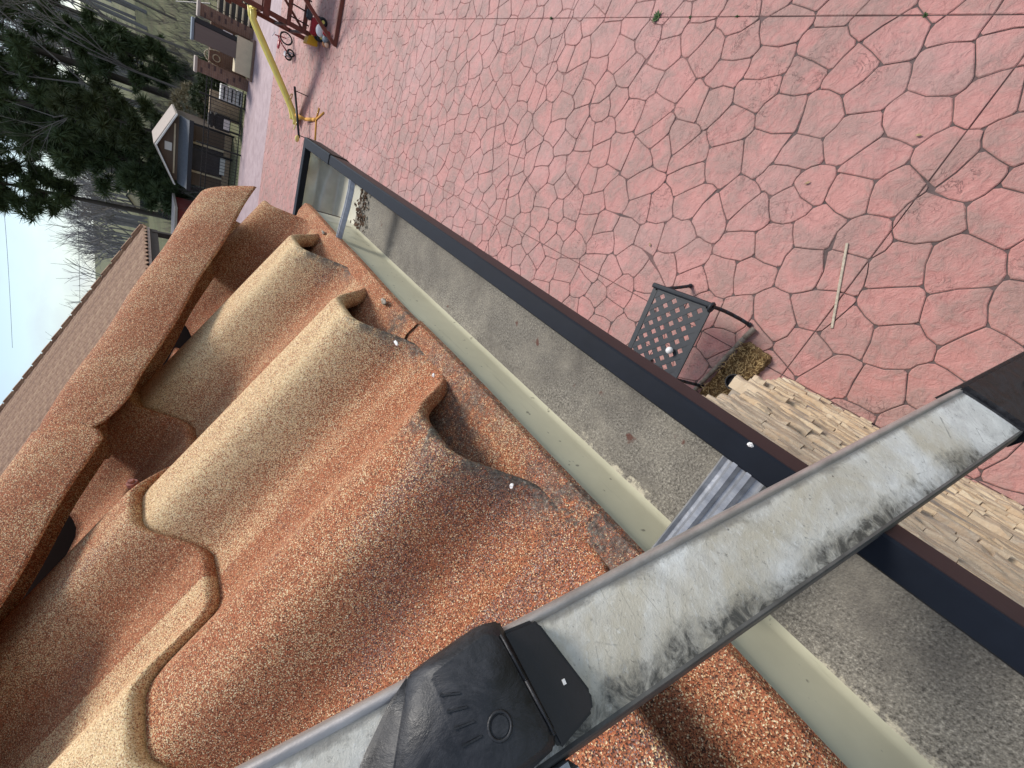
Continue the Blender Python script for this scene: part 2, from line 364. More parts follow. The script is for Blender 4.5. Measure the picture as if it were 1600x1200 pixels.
# ---- patio: a slab, with every stamped stone standing proud of the joints
PX0, PX1, PY0, PY1 = -4.4, 4.4, -1.4, 19.2
slab = struct(MB().box(((PX0+PX1)/2, (PY0+PY1)/2, -3.53), (PX1-PX0, PY1-PY0, .045)).obj('patio', JOINT, org=(0,0,-3.5))); BASE[slab.name] = (0,0,-3.5)
slab['kind'] = 'structure'
def clip(poly, a, b, c):           # keep a*x+b*y <= c
    out = []
    for i in range(len(poly)):
        p, q = poly[i], poly[(i+1) % len(poly)]; dp = a*p[0]+b*p[1]-c; dq = a*q[0]+b*q[1]-c
        if dp <= 0: out.append(p)
        if dp*dq < 0: t = dp/(dp-dq); out.append((p[0]+t*(q[0]-p[0]), p[1]+t*(q[1]-p[1])))
    return out
def voronoi(x0, x1, y0, y1, s, rnd):
    pts = {}; nx = int((x1-x0)/s); ny = int((y1-y0)/s)
    for i in range(-1, nx+2):
        for j in range(-1, ny+2):
            pts[i, j] = (x0+(i+.5+(rnd.random()-.5)*.66+(.5 if j % 2 else 0))*s, y0+(j+.5+(rnd.random()-.5)*.66)*s)
    cells = []
    for (i, j), p in pts.items():
        poly = [(p[0]-s*2, p[1]-s*2), (p[0]+s*2, p[1]-s*2), (p[0]+s*2, p[1]+s*2), (p[0]-s*2, p[1]+s*2)]
        for di in range(-3, 4):
            for dj in range(-3, 4):
                q = pts.get((i+di, j+dj))
                if q is None or q == p: continue
                a, b = q[0]-p[0], q[1]-p[1]; ln = math.hypot(a, b); g = .0028
                poly = clip(poly, a/ln, b/ln, ((a*(p[0]+q[0])/2+b*(p[1]+q[1])/2)/ln)-g)
                if len(poly) < 3: break
            if len(poly) < 3: break
        if len(poly) >= 3: cells.append(poly)
    return cells
def warp(x, y):
    return (x + .012*math.sin(y*17+math.sin(x*9)*1.3)+.006*math.sin(y*47+x*31), y + .012*math.sin(x*15+1+math.sin(y*11))+.006*math.sin(x*43-y*37))
def stone_geo(poly):
    # subdivide, drop tiny edges, round corners a little
    pts = []
    n = len(poly)
    for i in range(n):
        p, q = poly[i], poly[(i+1) % n]; L_ = math.hypot(q[0]-p[0], q[1]-p[1])
        if L_ < .012: continue
        o = poly[i-1]; L0 = math.hypot(o[0]-p[0], o[1]-p[1]); r0 = min(.015, L0*.3); r1 = min(.015, L_*.3)
        if L0 > .012: pts.append((p[0]+(o[0]-p[0])/L0*r0, p[1]+(o[1]-p[1])/L0*r0))
        pts.append((p[0]+(q[0]-p[0])/L_*r1, p[1]+(q[1]-p[1])/L_*r1))
        pts.append(((p[0]+q[0])/2, (p[1]+q[1])/2))
    if len(pts) < 3: return None
    pts = [warp(*p) for p in pts]; cx = sum(p[0] for p in pts)/len(pts); cy = sum(p[1] for p in pts)/len(pts)
    return pts, cx, cy
def stone_mb(mb, pts, cx, cy, tilt=(0,0), z0=-3.509, h=.009):
    n = len(pts); z = lambda p, e: z0+h+e+tilt[0]*(p[0]-cx)+tilt[1]*(p[1]-cy)
    ins = [(p[0]+(cx-p[0])*min(.3, .006/max(.01, math.hypot(cx-p[0], cy-p[1]))), p[1]+(cy-p[1])*min(.3, .006/max(.01, math.hypot(cx-p[0], cy-p[1])))) for p in pts]
    vs = [(p[0], p[1], z0) for p in pts] + [(p[0], p[1], z(p, -.004)) for p in pts] + [(p[0], p[1], z(p, 0)) for p in ins]
    fs = [(i, (i+1)%n, n+(i+1)%n, n+i) for i in range(n)] + [(n+i, n+(i+1)%n, 2*n+(i+1)%n, 2*n+i) for i in range(n)] + [tuple(range(2*n, 3*n))]
    mb.add(vs, fs)
SX, SX2, SY = -.40, 1.816, .735     # saw cuts
cells = voronoi(PX0, PX1, PY0, PY1, .258, random.Random(21))
pieces = []
SYS = [SY, 4.6, 8.5, 12.4, 16.3]
xcuts = [PX0, SX, SX2, PX1]; ycuts = [PY0]+SYS+[PY1]
for poly in cells:
    g0_ = stone_geo(poly)
    if not g0_: continue
    for xa, xb in zip(xcuts[:-1], xcuts[1:]):
        p1 = clip(clip(g0_[0], 1, 0, xb-.0028), -1, 0, -(xa+.0028))
        if len(p1) < 3: continue
        for ya, yb in zip(ycuts[:-1], ycuts[1:]):
            p2 = clip(clip(p1, 0, 1, yb-.0028), 0, -1, -(ya+.0028))
            if len(p2) < 3: continue
            ar = abs(sum(p2[i][0]*p2[(i+1)%len(p2)][1]-p2[(i+1)%len(p2)][0]*p2[i][1] for i in range(len(p2))))/2
            if ar < .0006: continue
            cx = sum(p[0] for p in p2)/len(p2); cy = sum(p[1] for p in p2)/len(p2)
            pieces.append(((p2, cx, cy), ar))
rp_ = random.Random(5)
def vis(g):
    cx, cy = g[1], g[2]; v = Vector((cx, cy, -3.5)); d = v.dot(fw)
    if d <= .05: return 1e9
    x = 800-633*v.dot(upv)/d; y = 600-633*v.dot(rv)/d
    if x < -30 or x > 1640 or y < -40 or y > 1240: return 1e8+v.length
    if cx < -.4 and cy < 2.2: return 1e7+v.length
    return v.length
pieces.sort(key=lambda t: vis(t[0])+(3 if t[1] < .01 else 0))
rest = MB()
for k, (g, ar) in enumerate(pieces):
    tl = (rp_.uniform(-.014, .014), rp_.uniform(-.014, .014))
    if k < 298:
        mb = MB(); stone_mb(mb, *g, tl); mb.obj('paving_stone', PATIO, slab)
    else: stone_mb(rest, *g, tl)
o = rest.obj('far_paving_stones', PATIO, slab); o['kind'] = 'stuff'
pad = struct(MB().box((-2, 21.6, -3.525), (14, 4.8, .05)).obj('concrete_pad', PAD))


# ================================================================== THE HOUSE BESIDE THE CAMERA
# ---- stone-coated tile roof
PIT, AMP, CRS, TSL, NOSE = .305, .072, .36, .595, .024     # rib pitch, wave height, course length, tile slope, nose drop
XE, CREST_Z = -.247, -.228                                   # eave edge, crest height there
roof = thing('tiled_roof', (XE, .3, -.33), 'hipped roof of wavy terracotta and tan granule-coated tiles beside the ladder', 'roof')
RB = BASE[roof.name]
def prof(t):                                                # t in periods from crest
    a = (abs(t)-.085)/.295; a = min(1, max(0, a)); c = 1-a*a*(3-2*a); e = .04*math.cos(2*math.pi*t)
    return AMP*(c+e-1.04), c
def tile_mesh(name, cut=None, ymax=None):
    """one barrel of a tile sheet: local origin at the crest of its nose; y along the eave, x up the slope is negative"""
    bm = bmesh.new(); cr = bm.verts.layers.float.new('crest'); so_ = bm.verts.layers.float.new('soot')
    NS = 24; rows = []
    xs_ = [-CRS-.03] + [-CRS*(1-i/9) for i in range(1, 9)] + [-.018, -.008, -.0040, -.0015, -.0004, -.0020, -.0065, -.0120, -.0172, -.0190, -.026]
    dz = [0]*11 + [-.0003, -.0012, -.0035, -.0105, -.0185, -.0265, -.0290, -.0295, -.0285]
    for k, x in enumerate(xs_):
        row = []
        for i in range(NS+1):
            t = -.5+i/NS; z, c = prof(t)
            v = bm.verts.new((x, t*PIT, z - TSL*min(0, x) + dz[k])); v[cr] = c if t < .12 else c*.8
            row.append(v)
        rows.append(row)
    for a, b in zip(rows[:-1], rows[1:]):
        for i in range(NS): bm.faces.new((a[i], b[i], b[i+1], a[i+1]))
    if cut:
        bmesh.ops.bisect_plane(bm, geom=bm.verts[:]+bm.edges[:]+bm.faces[:], plane_co=cut[0], plane_no=cut[1], clear_outer=True)
    if ymax is not None: bmesh.ops.bisect_plane(bm, geom=bm.verts[:]+bm.edges[:]+bm.faces[:], plane_co=(0, ymax, 0), plane_no=(0, 1, 0), clear_outer=True)
    for f in bm.faces: f.smooth = True
    bmesh.ops.recalc_face_normals(bm, faces=bm.faces)
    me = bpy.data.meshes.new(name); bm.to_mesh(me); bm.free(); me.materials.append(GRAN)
    for a, fn in (('soot', None), ('lichen', None)):
        if a not in me.attributes: me.attributes.new(a, 'FLOAT', 'POINT')
    return me
HIP_P, HIP_D = Vector((-.277-.095, 1.213+.08, 0)), Vector((-.643, -.766, 0)).normalized()
HIP_N = Vector((HIP_D.y, -HIP_D.x, 0))                      # points beyond the hip
if HIP_N.y < 0: HIP_N = -HIP_N
tile_shared = {}
COLR = {(0,-2):(.05,.2,.25),(0,-1):(.0,.15,.45),(0,0):(.0,.1,.50),(0,1):(.0,.18,.20),(0,2):(.25,.62,.0),(0,3):(.20,.70,.0),(0,4):(.0,.25,.0),
        (1,0):(.5,.5,0),(1,1):(.55,.5,0),(1,2):(.05,.25,.22),(1,3):(.05,.15,.10),(1,4):(0,.1,.1)}
def soot_fn(course, rib):
    def f(x, y):                                           # dirt that rain leaves near some noses
        s = 0; l = 0
        if course == 0:
            if rib == 1: s = .62*max(0, min(1, (x+.36)/.34))*max(0, min(1, (.12-y)/.2)); l = max(0, 1-abs(x)/.030)*(1 if y < .03 else 0)
            if rib == 2: s = .5*max(0, min(1, (x+.26)/.26))*max(0, min(1, (.0-y)/.09)); l = max(0, 1-abs(x)/.024)*(1 if y < -.02 else 0)
            if rib == 3: s = max(0, .8-math.hypot((x+.04)/.06, (y+.09)/.035)); l = max(0, 1-abs(x)/.026)*(1 if -.15 < y < -.02 else 0)
            if rib <= 0: s = .35
        if course == 1 and rib == 2: s = max(0, .5-math.hypot((x+.10)/.16, (y+.02)/.06))
        return s, l
    return f
for c in range(5):
    for rib in range(-5, 6):
        yc = .288 + (rib-1)*PIT
        X0 = XE - CRS*c; Z0 = CREST_Z + c*(TSL*CRS+NOSE)
        # hidden beyond the hip?
        side = (Vector((X0-.2, yc, 0))-HIP_P).dot(HIP_N)
        far = max((Vector((X0+dx, yc+dy, 0))-HIP_P).dot(HIP_N) for dx in (0, -CRS-.03) for dy in (-.16, .16))
        near = min((Vector((X0+dx, yc+dy, 0))-HIP_P).dot(HIP_N) for dx in (0, -CRS-.03) for dy in (-.16, .16))
        if near > (-.06 if c == 0 else .1): continue
        if c == 0 and rib > 4: continue
        if yc < -1.3: continue
        if far > (.04 if c == 0 else .1):
            hp = HIP_P + HIP_N*(.04 if c == 0 else .10); me = tile_mesh('roof_tile', ((hp.x-X0, hp.y-yc, 0), HIP_N), 1.195-yc if c == 0 and rib == 4 else None)
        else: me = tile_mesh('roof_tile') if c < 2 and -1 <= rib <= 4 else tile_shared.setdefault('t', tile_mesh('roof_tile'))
        if c < 2 and -2 <= rib <= 4:
            fn = soot_fn(c, rib); sa = me.attributes['soot'].data; la = me.attributes['lichen'].data
            for i, v in enumerate(me.vertices): s, l = fn(v.co.x, v.co.y); sa[i].value = s; la[i].value = l
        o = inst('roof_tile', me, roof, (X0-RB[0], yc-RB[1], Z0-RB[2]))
        o.color = (*COLR.get((c, rib), (RND.choice((0, .1, .4)), .3, .1)), 1)
# eave trim: two lengths lapping at about y = .5
def trim(y0, y1, dz, name='eave_trim'):
    pr = [(-.36, -.245), (-.258, -.306), (-.246, -.308), (-.2285, -.3185), (-.2262, -.321), (-.2262, -.331)]
    n = 18; mb = MB(); ys_ = [y0+(y1-y0)*i/n for i in range(n+1)]
    rows = [[(x+(.0022*math.sin(y*7.3)+.0016*math.sin(y*17+1) if x > -.23 else 0)*.6, y, z+dz) for x, z in pr] for y in ys_]
    mb.grid(rows)
    me_o = mb.obj(name, GRAN, roof, smooth=False); me_o.color = (0, .1, .0, 1)
    for a in ('crest', 'soot', 'lichen'):
        me_o.data.attributes.new(a, 'FLOAT', 'POINT')
    for i, v in enumerate(me_o.data.vertices):
        y = v.co.y+RB[1]
        s = max(0, .85-abs(y-.37)/.10, .85-abs(y-.12)/.14, .7-abs(y-.56)/.05) ; me_o.data.attributes['soot'].data[i].value = s
        me_o.data.attributes['lichen'].data[i].value = min(1, s*1.7)
    return me_o
trim(.515, 1.185, .004); trim(-1.3, .53, 0)
MB().grid([[(-.235, y, -.345), (-2.1, y, -.345+1.10)] for y in (-1.3, 1.15)]).obj('underlayment', simple('black_felt', (.010,.008,.007), 1.0, 0, .2, 20, 0), roof)
# fixings and white paint flecks on the tile noses
SCREW = simple('painted_screw', (.32,.12,.09), .5, .2, .2, 100, 0)
def screw(x, y, z, d=(1, 0, .1)):
    d = Vector(d).normalized(); p = Vector((x, y, z)); mb = MB(); mb.tube(p-d*.004, p+d*.0025, .0075, .0075, 12); mb.tube(p+d*.0025, p+d*.007, .0045, .004, 6); mb.obj('fixing_screw', SCREW, roof)
screw(-.619, .655, .004, (1, .1, .3))
FLECK = simple('white_paint', (.78,.76,.74), .6, 0, .1, 200, .2)
def fleck(x, y, z, sx, sy, n, rz=0):
    MB().sphere((x, y, z), 1, 9, 6, (sx*.55, sy*.5, .0016), .6).obj('paint_fleck', FLECK, roof)
fleck(-.249, .488, -.2765, .005, .013, 0, .1); fleck(-.249, .402, -.2945, .005, .005, 0, .4); fleck(-.251, .195, -.2790, .005, .005, 0)
# white sealant left in the hollow behind the last ribs
for (y, z, s) in ((.975, -.299, .006), (.612, -.297, .007)):
    MB().sphere((-.236, y, z-.006), s, 11, 7, (.6, 1.5, .35), .7).obj('sealant_blob', MORTAR, roof, smooth=True)
# hip caps: barrel pieces lapping up the hip
def hip_cap(t0, t1, lift, taper0, taper1, W=.078, HT=.094):
    D = Vector((-.643, -.766, .643*.66)); N = Vector((-.766, .643, 0)); A = Vector((-.22, 1.165, -.199))
    up_ = Vector((0, 0, 1)); bm = bmesh.new(); lay = bm.verts.layers.float.new('crest'); rows = []; nS = 26
    for k in range(31):
        t = t0+(t1-t0)*k/30; row = []
        a0 = -0.10+.8*max(0, 1-(t-t0)/.03)*taper0 + 1.0*max(0, (t-(t1-.07))/.07)*taper1
        flare = 1+.012*math.sin(t*23)
        e = 0
        base = A + D*t + N*W + up_*(lift+.002*math.sin(t*31))
        zz = .66*.766*W
        for i in range(nS+1):
            th = math.pi - (a0 + (math.pi+.10-a0)*i/nS)
            nn = -(math.cos(th)); hh = math.sin(th)
            nn = math.copysign(abs(nn)**.92, nn); hh = math.copysign(abs(hh)**.8, hh)
            p = base + N*(W*flare*math.cos(th)*-1*-1) + up_*(HT*hh + zz*(math.cos(th) if False else 0))
            q_ = math.cos(math.pi-th); p = base - N*(W*flare*q_) + up_*(HT*(1-abs(q_)**1.9)-(.006 if math.sin(th) < 0 else 0))
            row.append(bm.verts.new(p-Vector(RB)))
        if k == 0: first = row
        rows.append(row)
    for a, b in zip(rows[:-1], rows[1:]):
        for i in range(nS): bm.faces.new((a[i], b[i], b[i+1], a[i+1]))
    for f in bm.faces: f.smooth = True
    bmesh.ops.recalc_face_normals(bm, faces=bm.faces)
    r = bmesh.ops.solidify(bm, geom=bm.faces[:], thickness=.0016)
    me = bpy.data.meshes.new('hip_cap'); bm.to_mesh(me); bm.free(); me.materials.append(GRAN)
    for a in ('soot', 'lichen'): me.attributes.new(a, 'FLOAT', 'POINT')
    o = inst('hip_cap', me, roof); o.color = (.10, 0, .0, 1); return o
hip_cap(-.005, .575, 0, 0, 1); hip_cap(.535, .99, .004, 1, 0); hip_cap(.955, 1.6, .011, 1, 0)
mb = MB(); Dh = Vector((-.643, -.766, .643*.66)); Nh = Vector((-.766, .643, 0)); Ah = Vector((-.22, 1.165, -.199))
mb.extrude([Ah+Dh*.015+Nh*.245+Vector((0, 0, -.08)), Ah+Dh*.015+Nh*.245+Vector((0, 0, .03)), Ah+Dh*.015+Nh*.28+Vector((0, 0, .02)), Ah+Dh*.015+Nh*.28+Vector((0, 0, -.08))], Dh*1.6)
mb.obj('hip_gap_shade', simple('gap_shade_black', (.010,.008,.007), 1.0, 0, .2, 20, 0), roof)  # black strip added beyond the hip caps; its colour paints the gap's shadow
# sheet on the far side of the hip
mb = MB(); rows = []
for i in range(81):
    s = i/80*2.2
    rows.append([(HIP_P.x+HIP_D.x*0-s, HIP_P.y-.02, -.315+AMP*(.5+.5*math.cos(s*2*math.pi/PIT))), (HIP_P.x-s, HIP_P.y-.02-s*1.19, -.315+s*.66+AMP*(.5+.5*math.cos(s*2*math.pi/PIT))-.05)])
o = mb.grid(rows).obj('far_slope_sheet', GRAN, roof, smooth=True); o.color = (.05, .2, .1, 1)

# ---- house body: wall of ledge stones, soffit, fascia
house = thing('stone_house_wall', (-.5, -.3, -3.5), 'tan stacked ledge-stone house wall below the gutter', 'wall')
WALLX = -.40
MB().box((-.62, -1.0, -1.97), (.40, 3.0, 3.06)).obj('wall_core', MORTAR, house)
MB().box((-.62, .585, -2.95), (.40, .15, 1.1)).obj('pier_core', MORTAR, house)
FASC = simple('brown_fascia', (.055,.040,.032), .6, 0, .2, 12, .1)
MB().box((-.245, -.1, -.392), (.022, 2.56, .13)).obj('fascia', FASC, house)
MB().box((-.34, -.1, -.449), (.166, 2.5, .012)).obj('soffit', FASC, house)
MB().box((-1.2, .1, -.46), (1.7, 2.0, .01)).obj('porch_ceiling', FASC, house)
rs = random.Random(3); z = -3.5; nst = 0; up_rest = MB()
def ledge(mb, y0, y1, z0, z1, dep):
    n = max(3, int((y1-y0)/.04)); top = []; cols = []
    for i in range(n+1):
        y = y0+(y1-y0)*i/n; e = .004*rs.uniform(-1, 1)
        x = WALLX - .035 + dep + .005*rs.uniform(-1, 1)
        a = z0+.0015+.004*rs.random(); b = z1-.002-.006*rs.random()
        edge = .004 if 0 < i < n else .012
        cols.append([(WALLX-.06, y, a), (x-edge, y, a), (x, y, a+(b-a)*.3), (x-.003*rs.random(), y, a+(b-a)*.75), (x-edge*1.2, y, b), (WALLX-.06, y, b)])
    m = 6; vs = [p for c in cols for p in c]
    fs = [(i*m+j, i*m+j+1, (i+1)*m+j+1, (i+1)*m+j) for i in range(n) for j in range(m-1)] + [tuple(range(m)), tuple(range(n*m, n*m+m))]
    mb.add(vs, fs)
while z < -.47:
    hgt = rs.choice((.030, .035, .042, .048, .058, .075)); yend = (.68 if z < -2.42 else .545) + rs.uniform(-.02, .012)
    y = yend
    big = rs.random() < .2
    while y > -1.05:
        ln = rs.uniform(.07, .13) if big else rs.choice((rs.uniform(.12, .22), rs.uniform(.2, .5)))
        y2 = max(y-ln, -1.2)
        if z < -1.35 and nst < 290:
            mb = MB(); ledge(mb, y2+(.006 if big else .0025), y, z, min(z+hgt, -.46), rs.choice((.012, .022, .030, .038, .046)) + rs.uniform(-.004, .004)); mb.obj('ledge_stone', STONE, house); nst += 1
        else: ledge(up_rest, y2+.0025, y, z, min(z+hgt, -.46), rs.uniform(.02, .04))
        y = y2
    z += hgt
up_rest.obj('upper_ledge_stones', STONE, house)['kind'] = 'stuff'
MB().box((-2.3, .3, -1.98), (2.6, 1.0, 3.05)).obj('inner_wall', MORTAR, house)

# ---- gutter
gut = thing('eave_gutter', (-.16, .1, -.42), 'dark bronze eave gutter, cream inside with grey silt along its floor', 'gutter')
Y0g, YM, Y1g = -1.3, 1.085, 1.292
inner = [(-.231, -.326), (-.231, -.396), (-.2295, -.402), (-.2265, -.406)]
floor_p = [(-.2265, -.406), (-.221, -.4075), (-.17, -.4085), (-.135, -.408)]
front = [(-.135, -.408), (-.1275, -.405), (-.124, -.396), (-.119, -.381), (-.108, -.371), (-.095, -.365), (-.0905, -.358), (-.0895, -.325)]
def sheet(name, pr, y0, y1, mat, smooth=True, n=24):
    rows = [[(x, y0+(y1-y0)*i/n, zz) for x, zz in pr] for i in range(n+1)]
    return MB().grid(rows).obj(name, mat, gut, smooth=smooth)
sheet('back_wall', inner, Y0g, YM, CREAM); sheet('gutter_floor', floor_p, Y0g, YM, GRIME); sheet('front_wall', front, Y0g, YM, CREAM)
lip = [(-.0895, -.3225), (-.1045, -.3225), (-.1045, -.334), (-.106, -.3345), (-.1072, -.333), (-.1072, -.3212), (-.1060, -.3200), (-.0885, -.3200), (-.0868, -.3212), (-.0866, -.323)]
outer = [(-.0866, -.323), (-.0868, -.356), (-.0900, -.3625), (-.1060, -.3735), (-.1165, -.3825), (-.1215, -.397), (-.126, -.4085), (-.135, -.411), (-.232, -.411), (-.2335, -.402), (-.2335, -.326)]
rows = [[(x, y, zz) for x, zz in lip] for y in np.linspace(Y0g, YM+.012, 30)]
MB().grid(rows).obj('front_lip', BRONZE, gut); sheet('outer_face', outer, Y0g, YM, BRONZE, False)
# corner box, cleaner, lapping outside the run
CLEAN = NB('clean_cream_aluminium'); n_ = CLEAN.noise(30, 4, .6)
CLEAN.set(Base_Color=CLEAN.ramp(n_, [(.3, (.62,.59,.47)), (.7, (.78,.75,.62))]), Roughness=.28, Metallic=.25); CLEAN = CLEAN.m
def off(pr, d): return [(x+d*.4, zz-d) for x, zz in pr]
box = thing('gutter_corner_box', (-.16, 1.2, -.42), 'clean mitred corner box ending the bronze gutter', 'gutter corner')
def mitre(name, pr, mat, smooth):
    rows = []
    for k in range(9):                                # run along y up to the mitre
        t = k/8; rows.append([(x, (YM-.012)+(Y1g-.0866-(-x)-(-.0)-(YM-.012))*t if False else (YM-.012)+((Y1g+.0866+x)-(YM-.012))*t, zz) for x, zz in pr])
    for k in range(1, 9):                             # and on along -x
        t = k/8; rows.append([(x*(1-t)+(-.9)*t, Y1g+.0866+x, zz) for x, zz in pr])
    return MB().grid(rows).obj(name, mat, box, smooth=smooth)
mitre('inner_face', off(inner+floor_p[1:]+front[1:], .0012), CLEAN, True)
mitre('lip', [(x+(.0016 if x > -.1 else -.0012), zz+.0016) for x, zz in lip], BRONZE, False); mitre('outer_face', [(x+.0018 if x > -.1 else x, zz-.0018) for x, zz in outer], BRONZE, False)
# debris at the joint, hangers
DEBR = simple('wet_leaf_debris', (.10,.055,.03), .9, 0, .6, 90, .8, .006)
mb = MB()
for i in range(90):
    p = (RND.uniform(-.222, -.12), YM-.035+RND.gauss(0, .022), -.405+RND.uniform(0, .008)); mb.box(p, (RND.uniform(.003, .010), RND.uniform(.002, .007), .0015), Matrix.Rotation(RND.uniform(0, 3), 3, 'Z') @ Matrix.Rotation(RND.uniform(-.6, .6), 3, 'X'))
dd = mb.obj('leaf_litter', DEBR); dd['kind'] = 'stuff'; dd['label'] = 'brown leaf litter caught at the gutter joint'; dd['category'] = 'litter'
def hanger(y, wd, label):
    t = thing('gutter_hanger', (-.165, y, -.34), label, 'bracket', 'gutter hangers')
    h2 = wd/2; pr = [(-h2, .000), (-h2*.86, .0035), (-h2*.72, .000), (-h2*.52, .0005), (-h2*.34, .0065), (-h2*.14, .0065), (-.0, .0015), (h2*.12, .0015), (h2*.26, .0065), (h2*.46, .0065), (h2*.62, .0005), (h2*.76, .000), (h2*.9, .0035), (h2, 0)]
    rows = [[(x, y+a, zz+b) for a, b in pr] for x, zz in ((-.230, -.324), (-.20, -.3255), (-.16, -.328), (-.125, -.3285), (-.112, -.3275), (-.1035, -.3265))]
    ob = MB().grid(rows).obj('strap', ALU, t); 
    md = ob.modifiers.new('t', 'SOLIDIFY'); md.thickness = .0018
    MB().tube((-.2305, y, -.322), (-.222, y, -.3225), .0065, .0065, 6).obj('screw_head', ALU, t, bevel=.0008)
    return t
hanger(.050, .036, 'ridged aluminium gutter hanger partly under the ladder rail'); hanger(.925, .026, 'aluminium gutter hanger beside the corner box')
MB().sphere((-.222, .99, -.345), .006, 8, 6, (.5, 1.3, .8), .3).obj('black_dirt_crumb', simple('black_crumb', (.02,.018,.016), .8), gut, smooth=True)
fk = MB().sphere((-.0885, .0562, -.3203), .0019, 8, 6, (.8, 1.2, 1), .7); o = fk.obj('paint_chip', FLECK, gut)

# ---- ladder
LD = Vector((.38493, -.14052, -.91219)); LW = Vector((-.34292, -.93936, 0)); LN = Vector((.8569, -.3128, .4098)); LN.normalize()
LP = Vector((-.0888, .0215, -.270)); RW = .0403
lad = thing('ladder', (1.27, -.48, -3.5), 'scuffed aluminium ladder with black plastic fittings leaning across the gutter', 'ladder')
def lpt(t, w_, n): return LP + LD*t + LW*w_ + LN*n
def rail(dw, mirror=False):
    s = -1 if mirror else 1
    t0, t1, n = -.50, 3.53, 60
    ts = [t0+(1.0-t0)*i/50 for i in range(51)] + [1.0+(t1-1.0)*i/9 for i in range(1, 10)]
    pr = [(0, 0), (RW*.2, .0004), (RW*.5, .0006), (RW*.8, .0004), (RW, 0)]
    def strip(name, pr, mat, sm=True):
        ob = MB().grid([[lpt(t, dw+s*a, b) for a, b in pr] for t in ts]).obj(name, mat, lad, smooth=sm); 
        ac = ob.data.attributes.new('across', 'FLOAT', 'POINT'); al = ob.data.attributes.new('along', 'FLOAT', 'POINT'); m = len(pr)
        for i in range(len(ob.data.vertices)): ac.data[i].value = pr[i % m][0]/RW; al.data[i].value = ts[i//m]
        return ob
    strip('rail_web', pr, RAIL)
    strip('rail_edge', [(0, 0), (-.0016, .0012), (-.0032, .0006), (-.0042, -.0022), (-.0042, -.0165)], RAILEDGE)
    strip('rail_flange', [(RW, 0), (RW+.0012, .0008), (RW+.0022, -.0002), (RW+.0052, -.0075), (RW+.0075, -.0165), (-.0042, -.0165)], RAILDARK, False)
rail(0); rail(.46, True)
ROT = Matrix((LD, LW, LN)).transposed()
def rbox(name, t0, t1, w0, w1, n0, n1, mat, bev, parent=lad, shape=None):
    mb = MB(); vs = []
    for a in (t0, t1):
        for b in (w0, w1):
            for c in (n0, n1):
                aa, bb, cc = a, b, c
                if shape: aa, bb, cc = shape(a, b, c)
                vs.append(lpt(aa, bb, cc))
    mb.add(vs, [(0,1,3,2),(4,6,7,5),(0,4,5,1),(2,3,7,6),(0,2,6,4),(1,5,7,3)])
    return mb.obj(name, mat, parent, bevel=bev, smooth=False)
# hinge block near the camera
TB0, TB1 = -.232, -.158
top_o = [(-.2065, -.0030), (-.1985, -.0045), (-.1830, -.0068), (-.1785, -.0050), (-.1768, .0000), (-.1722, .0315), (-.1745, .0345), (-.1830, .0350), (-.2010, .0345)]
low_o = [(-.2130, -.0050), (-.2020, -.0068), (-.1820, -.0092), (-.1750, -.0075), (-.1735, -.0010), (-.1690, .0330), (-.1720, .0375), (-.1830, .0390), (-.2360, .0390)]
mb = MB(); nb = len(top_o); vs = [lpt(a, b, -.018) for a, b in low_o] + [lpt(a, b, .006) for a, b in low_o] + [lpt(a, b, .0125) for a, b in top_o] + [lpt(a+(-.19-a)*.10, b+(.016-b)*.10, .0138) for a, b in top_o]
mb.add(vs, [(k*nb+i, k*nb+(i+1)%nb, (k+1)*nb+(i+1)%nb, (k+1)*nb+i) for k in range(3) for i in range(nb)] + [tuple(range(nb)), tuple(range(3*nb, 4*nb))])
hb = mb.obj('hinge_block', PLASTIC, lad, bevel=.0009, smooth=True)
sk = [(-.2130, -.0050), (-.2220, .0005), (-.2335, .0110), (-.2430, .0240), (-.2450, .0400), (-.2010, .0400), (-.2050, .0)]
mb = MB(); nb = len(sk); mb.add([lpt(a, b, -.018) for a, b in sk] + [lpt(a, b, .0035 if i < 5 else .0095) for i, (a, b) in enumerate(sk)], [(i, (i+1)%nb, nb+(i+1)%nb, nb+i) for i in range(nb)] + [tuple(range(nb)), tuple(range(nb, 2*nb))])
mb.obj('block_skirt', PLASTIC, hb, bevel=.0012, smooth=True)
mb = MB(); mb.torus(lpt(-.1885, .0215, .0138), .0040, .0006, LN, 24, 6); mb.obj('moulded_ring', PLASTIC, hb, smooth=True)
mb = MB(); mb.tube(lpt(-.1885, .0215, .013), lpt(-.1885, .0215, .0142), .0033, .0030, 20); mb.obj('moulded_boss', PLASTIC, hb)
for k in range(4): MB().box(lpt(-.2010+.0008*k, .006+.005*k, .0136), (.0075, .0011, .0010), ROT @ Matrix.Rotation(.35-.1*k, 3, 'Z')).obj('moulded_rib', PLASTIC, hb, bevel=.0003)
mb = MB(); mb.path([lpt(-.1772, -.003, .0125), lpt(-.1745, .014, .0132), lpt(-.1715, .0325, .0122)], .0007, 6); mb.obj('moulded_bead', PLASTIC, hb, smooth=True)
SL = simple('brown_black_sleeve', (.012,.009,.009), .4, 0, .3, 40, .1)
prs = [(-.1765, -.0035), (-.1620, -.0022), (-.1600, .0002), (-.1512, .0290), (-.1535, .0345), (-.1705, .0385)]
mb = MB(); nb = len(prs); mb.add([lpt(a, b, -.0172) for a, b in prs] + [lpt(a, b, .0075) for a, b in prs], [(i, (i+1)%nb, nb+(i+1)%nb, nb+i) for i in range(nb)] + [tuple(range(nb)), tuple(range(nb, 2*nb))])
sv = mb.obj('rail_sleeve', SL, lad, bevel=.0012)
MB().box(lpt(-.1600, .0215, .0078), (.0012, .0018, .0005), ROT).obj('paint_fleck', FLECK, sv)
